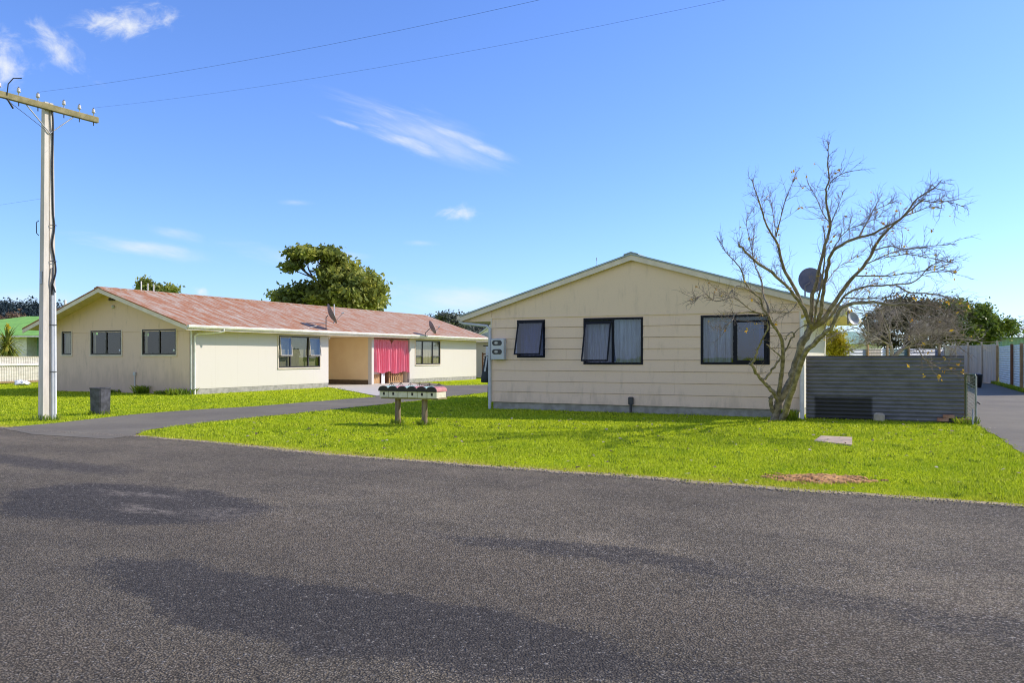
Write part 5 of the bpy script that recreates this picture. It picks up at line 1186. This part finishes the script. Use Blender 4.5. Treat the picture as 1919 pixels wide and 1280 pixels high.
# ---- trees
def limbs(mb, base, paths, n=6):
    for pts, r0, r1 in paths:
        P3 = smooth([Vector(p)-base for p in pts], 4); m = len(P3); mb.tube(P3, [r0+(r1-r0)*i/(m-1) for i in range(m)], n)
def clump_tree(name, label, cat, base, cl, limb_paths, size, m, bark, seed, group=None, dens=1.0, asp=.55, shell=.45):
    t = thing(name, label, cat, base, 0, group); mb = MB(); limbs(mb, base, limb_paths); mb.build('trunk', M[bark], t)
    leaves('crown', [((c-base).to_tuple(), a, b, d_, int(n*dens)) for c, a, b, d_, n in cl], size, m, t, seed, shell, .35, asp, True); return t
def spread(px0, py0, rx, ry, Z, k, rad, seed, n, dz=1.0, flat_=.75):     # k clumps inside a picture ellipse, spread in depth
    rr = random.Random(seed); out = []
    for _ in range(k):
        a, r_ = rr.uniform(0, 6.283), rr.random()**.5
        c = at(px0+rx*r_*math.cos(a), py0+ry*r_*math.sin(a), Z + rr.uniform(-dz, dz)*math.sqrt(max(.05, 1-r_*r_)))
        s = rad*rr.uniform(.6, 1.25); out.append((c, s*1.2, s*1.2, s*flat_, int(n*(s/rad)**2)))
    return out
Z = 62; base = Vector((at(632, 668, Z).x, Z, 0))
cl = spread(650, 548, 67, 39, Z, 120, .42, 1, 150, 3.4, .8) + spread(564, 558, 43, 22, Z+.5, 44, .40, 2, 130, 2.6, .8) + spread(584, 476, 45, 9, Z, 34, .36, 3, 130, 2.0, .6) + spread(545, 496, 20, 10, Z, 9, .30, 4, 100, 1.2, .6) + spread(622, 478, 18, 8, Z, 9, .33, 5, 120, 1.5, .6) + spread(632, 505, 34, 22, Z+.5, 26, .40, 6, 130, 2, .8) + spread(700, 558, 20, 22, Z, 22, .36, 7, 120, 2, .8) + spread(534, 570, 15, 11, Z, 9, .32, 8, 100, 1, .7)
lp = [([base, at(628, 610, Z), at(622, 570, Z), at(612, 530, Z), at(605, 498, Z), at(603, 480, Z)], .34, .10)]
for pts, r0 in ((((616, 545), (585, 520), (563, 500), (557, 480)), .12), (((585, 520), (560, 510), (545, 503)), .06), (((590, 525), (577, 500), (583, 480)), .08), (((610, 515), (600, 495), (585, 478)), .07), (((606, 505), (615, 490), (630, 482)), .07), (((625, 575), (655, 555), (690, 545)), .14), (((622, 580), (580, 565), (545, 560)), .12)):
    lp.append(([at(x, y, Z+.2*i*(-1)**i) for i, (x, y) in enumerate(pts)], r0, r0*.35))
clump_tree('spreading_tree', 'large spreading green tree with a flat open top behind the rusty roof', 'tree', base, cl, lp, .19, M['leaf_big'], 'bark_dark', 5, None, 1.0)
Z = 66; base = Vector((at(292, 668, Z).x, Z, 0))
clump_tree('evergreen_tree', 'tip of a dark green tree just showing over the rusty ridge', 'tree', base, spread(296, 545, 26, 9, Z, 14, .40, 11, 150, 1.2) + spread(270, 530, 10, 8, Z, 5, .3, 12, 60, .6) + spread(262, 538, 14, 5, Z, 4, .25, 15, 50, .6), [([base, at(291, 590, Z), at(281, 550, Z), at(268, 523, Z)], .2, .02)], .16, M['leaf_big'], 'bark_dark', 13)
Z = 60; base = Vector((at(1700, 668, Z).x, Z, 0))
clump_tree('dark_shrub_tree', 'broad dark brownish green shrubby tree behind the back fence', 'tree', base, spread(1705, 612, 90, 42, Z, 150, .36, 21, 130, 2.6, .9) + spread(1712, 575, 46, 12, Z, 16, .45, 22, 220, 2), [([base, at(1702, 640, Z), at(1708, 590, Z)], .2, .05)], .11, M['leaf_dark'], 'bark_dark', 22)
Z = 63; base = Vector((at(1820, 668, Z).x, Z, 0))
clump_tree('citrus_tree', 'bright glossy green rounded tree above the grey board fence', 'tree', base, spread(1812, 609, 62, 38, Z, 120, .36, 31, 130, 2.6, .9) + spread(1868, 615, 30, 24, Z, 34, .32, 33, 130, 1.6, .9) + spread(1785, 580, 20, 15, Z, 10, .4, 34, 240, 1.4, .9), [([base, at(1818, 640, Z), at(1812, 600, Z)], .2, .05)], .13, M['leaf_citrus'], 'bark_dark', 32)
Z = 27.6; base = Vector((at(1566, 668, Z).x, Z, 0))
clump_tree('yellow_shrub', 'yellow green conifer shrub just behind the dark fence by the house', 'shrub', base, spread(1566, 645, 15, 22, Z, 26, .17, 41, 130, .35, 1.3), [([base, at(1566, 650, Z)], .05, .02)], .06, M['leaf_yellow'], 'bark_dark', 42, None, 1, .3)
Z = 88; base = Vector((at(1912, 668, Z).x, Z, 0))
t = thing('bare_tree', 'faint leafless tree on the skyline at the far right edge', 'tree', base)
def bare(mb, base, p, d, L, r_, lvl, rr, up=.15):
    n = 4; pts = [p]; q = d
    for i in range(n): q = (q+Vector((rr.gauss(0, .16), rr.gauss(0, .16), rr.gauss(up*.3, .14)))).normalized(); pts.append(pts[-1]+q*L/n)
    mb.tube(pts, [r_*(1-.5*i/n) for i in range(n+1)], 5, False)
    if lvl:
        for i in range(1, n+1):
            for _ in range(2 if i > 1 else 1):
                dd = (q+Vector((rr.gauss(0, .75), rr.gauss(0, .75), rr.gauss(up, .5)))).normalized(); bare(mb, base, pts[i], dd, L*rr.uniform(.45, .75), r_*.5, lvl-1, rr, up)
mb = MB(); bare(mb, base, Vector((0, 0, 0)), Vector((0, 0, 1)), 3.6, .16, 3, random.Random(4)); mb.build('trunk', M['bark_twig'], t)
# small bare shrub between fence and bush
Z = 27; base = Vector((at(1668, 668, Z).x, Z, 0))
t = thing('bare_shrub', 'small leafless shrub of tangled pale twigs behind the dark fence', 'shrub', base)
mb = MB(); rr = random.Random(31)
mb.tube([Vector((-.1, 0, 0)), at(1672, 672, Z)-base, at(1690, 655, Z)-base], [.11, .09, .07], 8)
mb.tube([Vector((-.1, 0, .9)), at(1672, 660, Z)-base, at(1668, 640, Z)-base], [.08, .06, .05], 8)
for px, py, ex, ey in ((1690, 655, 1720, 640), (1690, 655, 1740, 650), (1668, 640, 1640, 615), (1668, 640, 1675, 600), (1668, 645, 1630, 635), (1690, 655, 1700, 610), (1668, 640, 1655, 590), (1690, 655, 1730, 610), (1672, 650, 1612, 632)):
    a_ = at(px, py, Z)-base; b_ = at(ex, ey, Z+rr.uniform(-.8, .8))-base; bare(mb, base, a_, (b_-a_).normalized(), (b_-a_).length*1.1, .028, 3, rr, .02)
mb.build('branches', M['bark_pale'], t)
# ---- yucca
b = Vector((at(14, 668, 48).x, 48, 0))
t = thing('yucca', 'spiky yucca with drooping yellow green leaves above the low fence', 'plant', b)
MB().tube([(0, 0, 0), (.05, 0, 1.2), (0, 0, 2.2)], [.16, .13, .12], 9).build('trunk', M['timber'], t)
rr = random.Random(3); V = []; Fq = []
for i in range(190):
    a = rr.uniform(0, 6.283); el = rr.uniform(-1.15, 1.25); L = rr.uniform(1.0, 1.45); p = Vector((0, 0, 2.2+rr.uniform(-.35, .2))); d = Vector((math.cos(a)*math.cos(el), math.sin(a)*math.cos(el), math.sin(el))); sd_ = Vector((-math.sin(a), math.cos(a), 0)); k0 = len(V)
    for j in range(5):
        f_ = j/4; w = .06*(1-f_)**.6+.002; V += [p-sd_*w, p+sd_*w]; p = p + d*L/4; d = (d+Vector((0, 0, -.16-.1*rr.random()))).normalized()
    for j in range(4): Fq.append((k0+2*j, k0+2*j+1, k0+2*j+3, k0+2*j+2))
np_mesh('leaves', [v.to_tuple() for v in V], Fq, M['leaf_yucca'], t)
leaves('flower_spike', [((0, 0, 3.2), .13, .13, .3, 90)], .07, M['leaf_autumn'] if False else M['leaf_yellow'], t, 3)
# ---- wooded hills
def hill(name, label, x0, x1, Z, prof, m, n, size, seed, gnd):
    rs = np.random.RandomState(seed); V = []; xs = np.linspace(x0, x1, 60)
    pf = np.interp(xs, [p[0] for p in prof], [p[1] for p in prof])
    for x, y in zip(xs, pf):
        c = at(x, y+7, Z); V += [(c.x, Z-60, 0), (c.x, Z, max(.5, c.z-2.0)), (c.x, Z+90, 0)]
    Fq = []
    for i in range(59):
        for j in range(2): a = i*3+j; Fq.append((a, a+3, a+4, a+1))
    h = MB().add(V, Fq, True).build('hill', M[gnd]); h['kind'] = 'structure'
    cs = []
    for _ in range(n*2):
        f_ = rs.rand(); x = x0+(x1-x0)*f_; y = np.interp(x, [p[0] for p in prof], [p[1] for p in prof]); d = rs.rand()**1.3
        c = at(x, y+7, Z); zz = max(.5, c.z-2.0)*(1-d); s = size*(.6+.8*rs.rand())
        cs.append(((c.x, Z-60*d, zz+s*.9), s*.75, s*.75, s*(1.0+.5*rs.rand()), 60))
    o = leaves(name, cs, size*.17, m, None, seed, .35, .2, .7); tag(o, label, 'forest', kind='stuff')
hill('pine_forest', 'dark pine forest covering the low hill beyond the green roof', -120, 190, 420, ((-120, 568), (0, 576), (35, 573), (72, 577), (100, 580), (118, 583), (190, 600)), M['leaf_pine'], 850, 3.4, 41, 'leaf_pine')
hill('bush_forest', 'dark native bush covering the hillside between the two houses', 780, 1000, 330, ((780, 605), (830, 592), (860, 592), (890, 600), (925, 604), (1000, 612)), M['leaf_gum'], 620, 2.3, 43, 'leaf_gum')
Z = 120
for px, py, lab in ((838, 588, 'tall pale gum tree crown left of the front unit roof'), (858, 597, 'shorter gum tree crown beside the tall pale one')):
    base = Vector((at(px, 668, Z).x, Z, 0))
    clump_tree('gum_tree', lab, 'tree', base, spread(px, py+6, 17, 8, Z, 9, .55, px, 90, 1, .6) + spread(px+4, py+24, 14, 14, Z, 8, .6, px+1, 90, 1, .7), [([base, at(px+2, py+30, Z), at(px, py+5, Z)], .3, .08), ([at(px+2, py+24, Z), at(px+10, py+8, Z)], .12, .05)], .22, M['leaf_gum'], 'bark_pale', px, 'gum trees on the hillside')
Z = 170; base = Vector((at(12, 668, Z).x, Z, 0))
clump_tree('autumn_tree', 'brownish autumn tree between the pine hill and the green roof', 'tree', base, spread(8, 598, 30, 8, Z, 16, 1.0, 51, 120, 2), [([base, at(12, 600, Z)], .3, .1)], .3, M['leaf_brown'], 'bark_twig', 52)
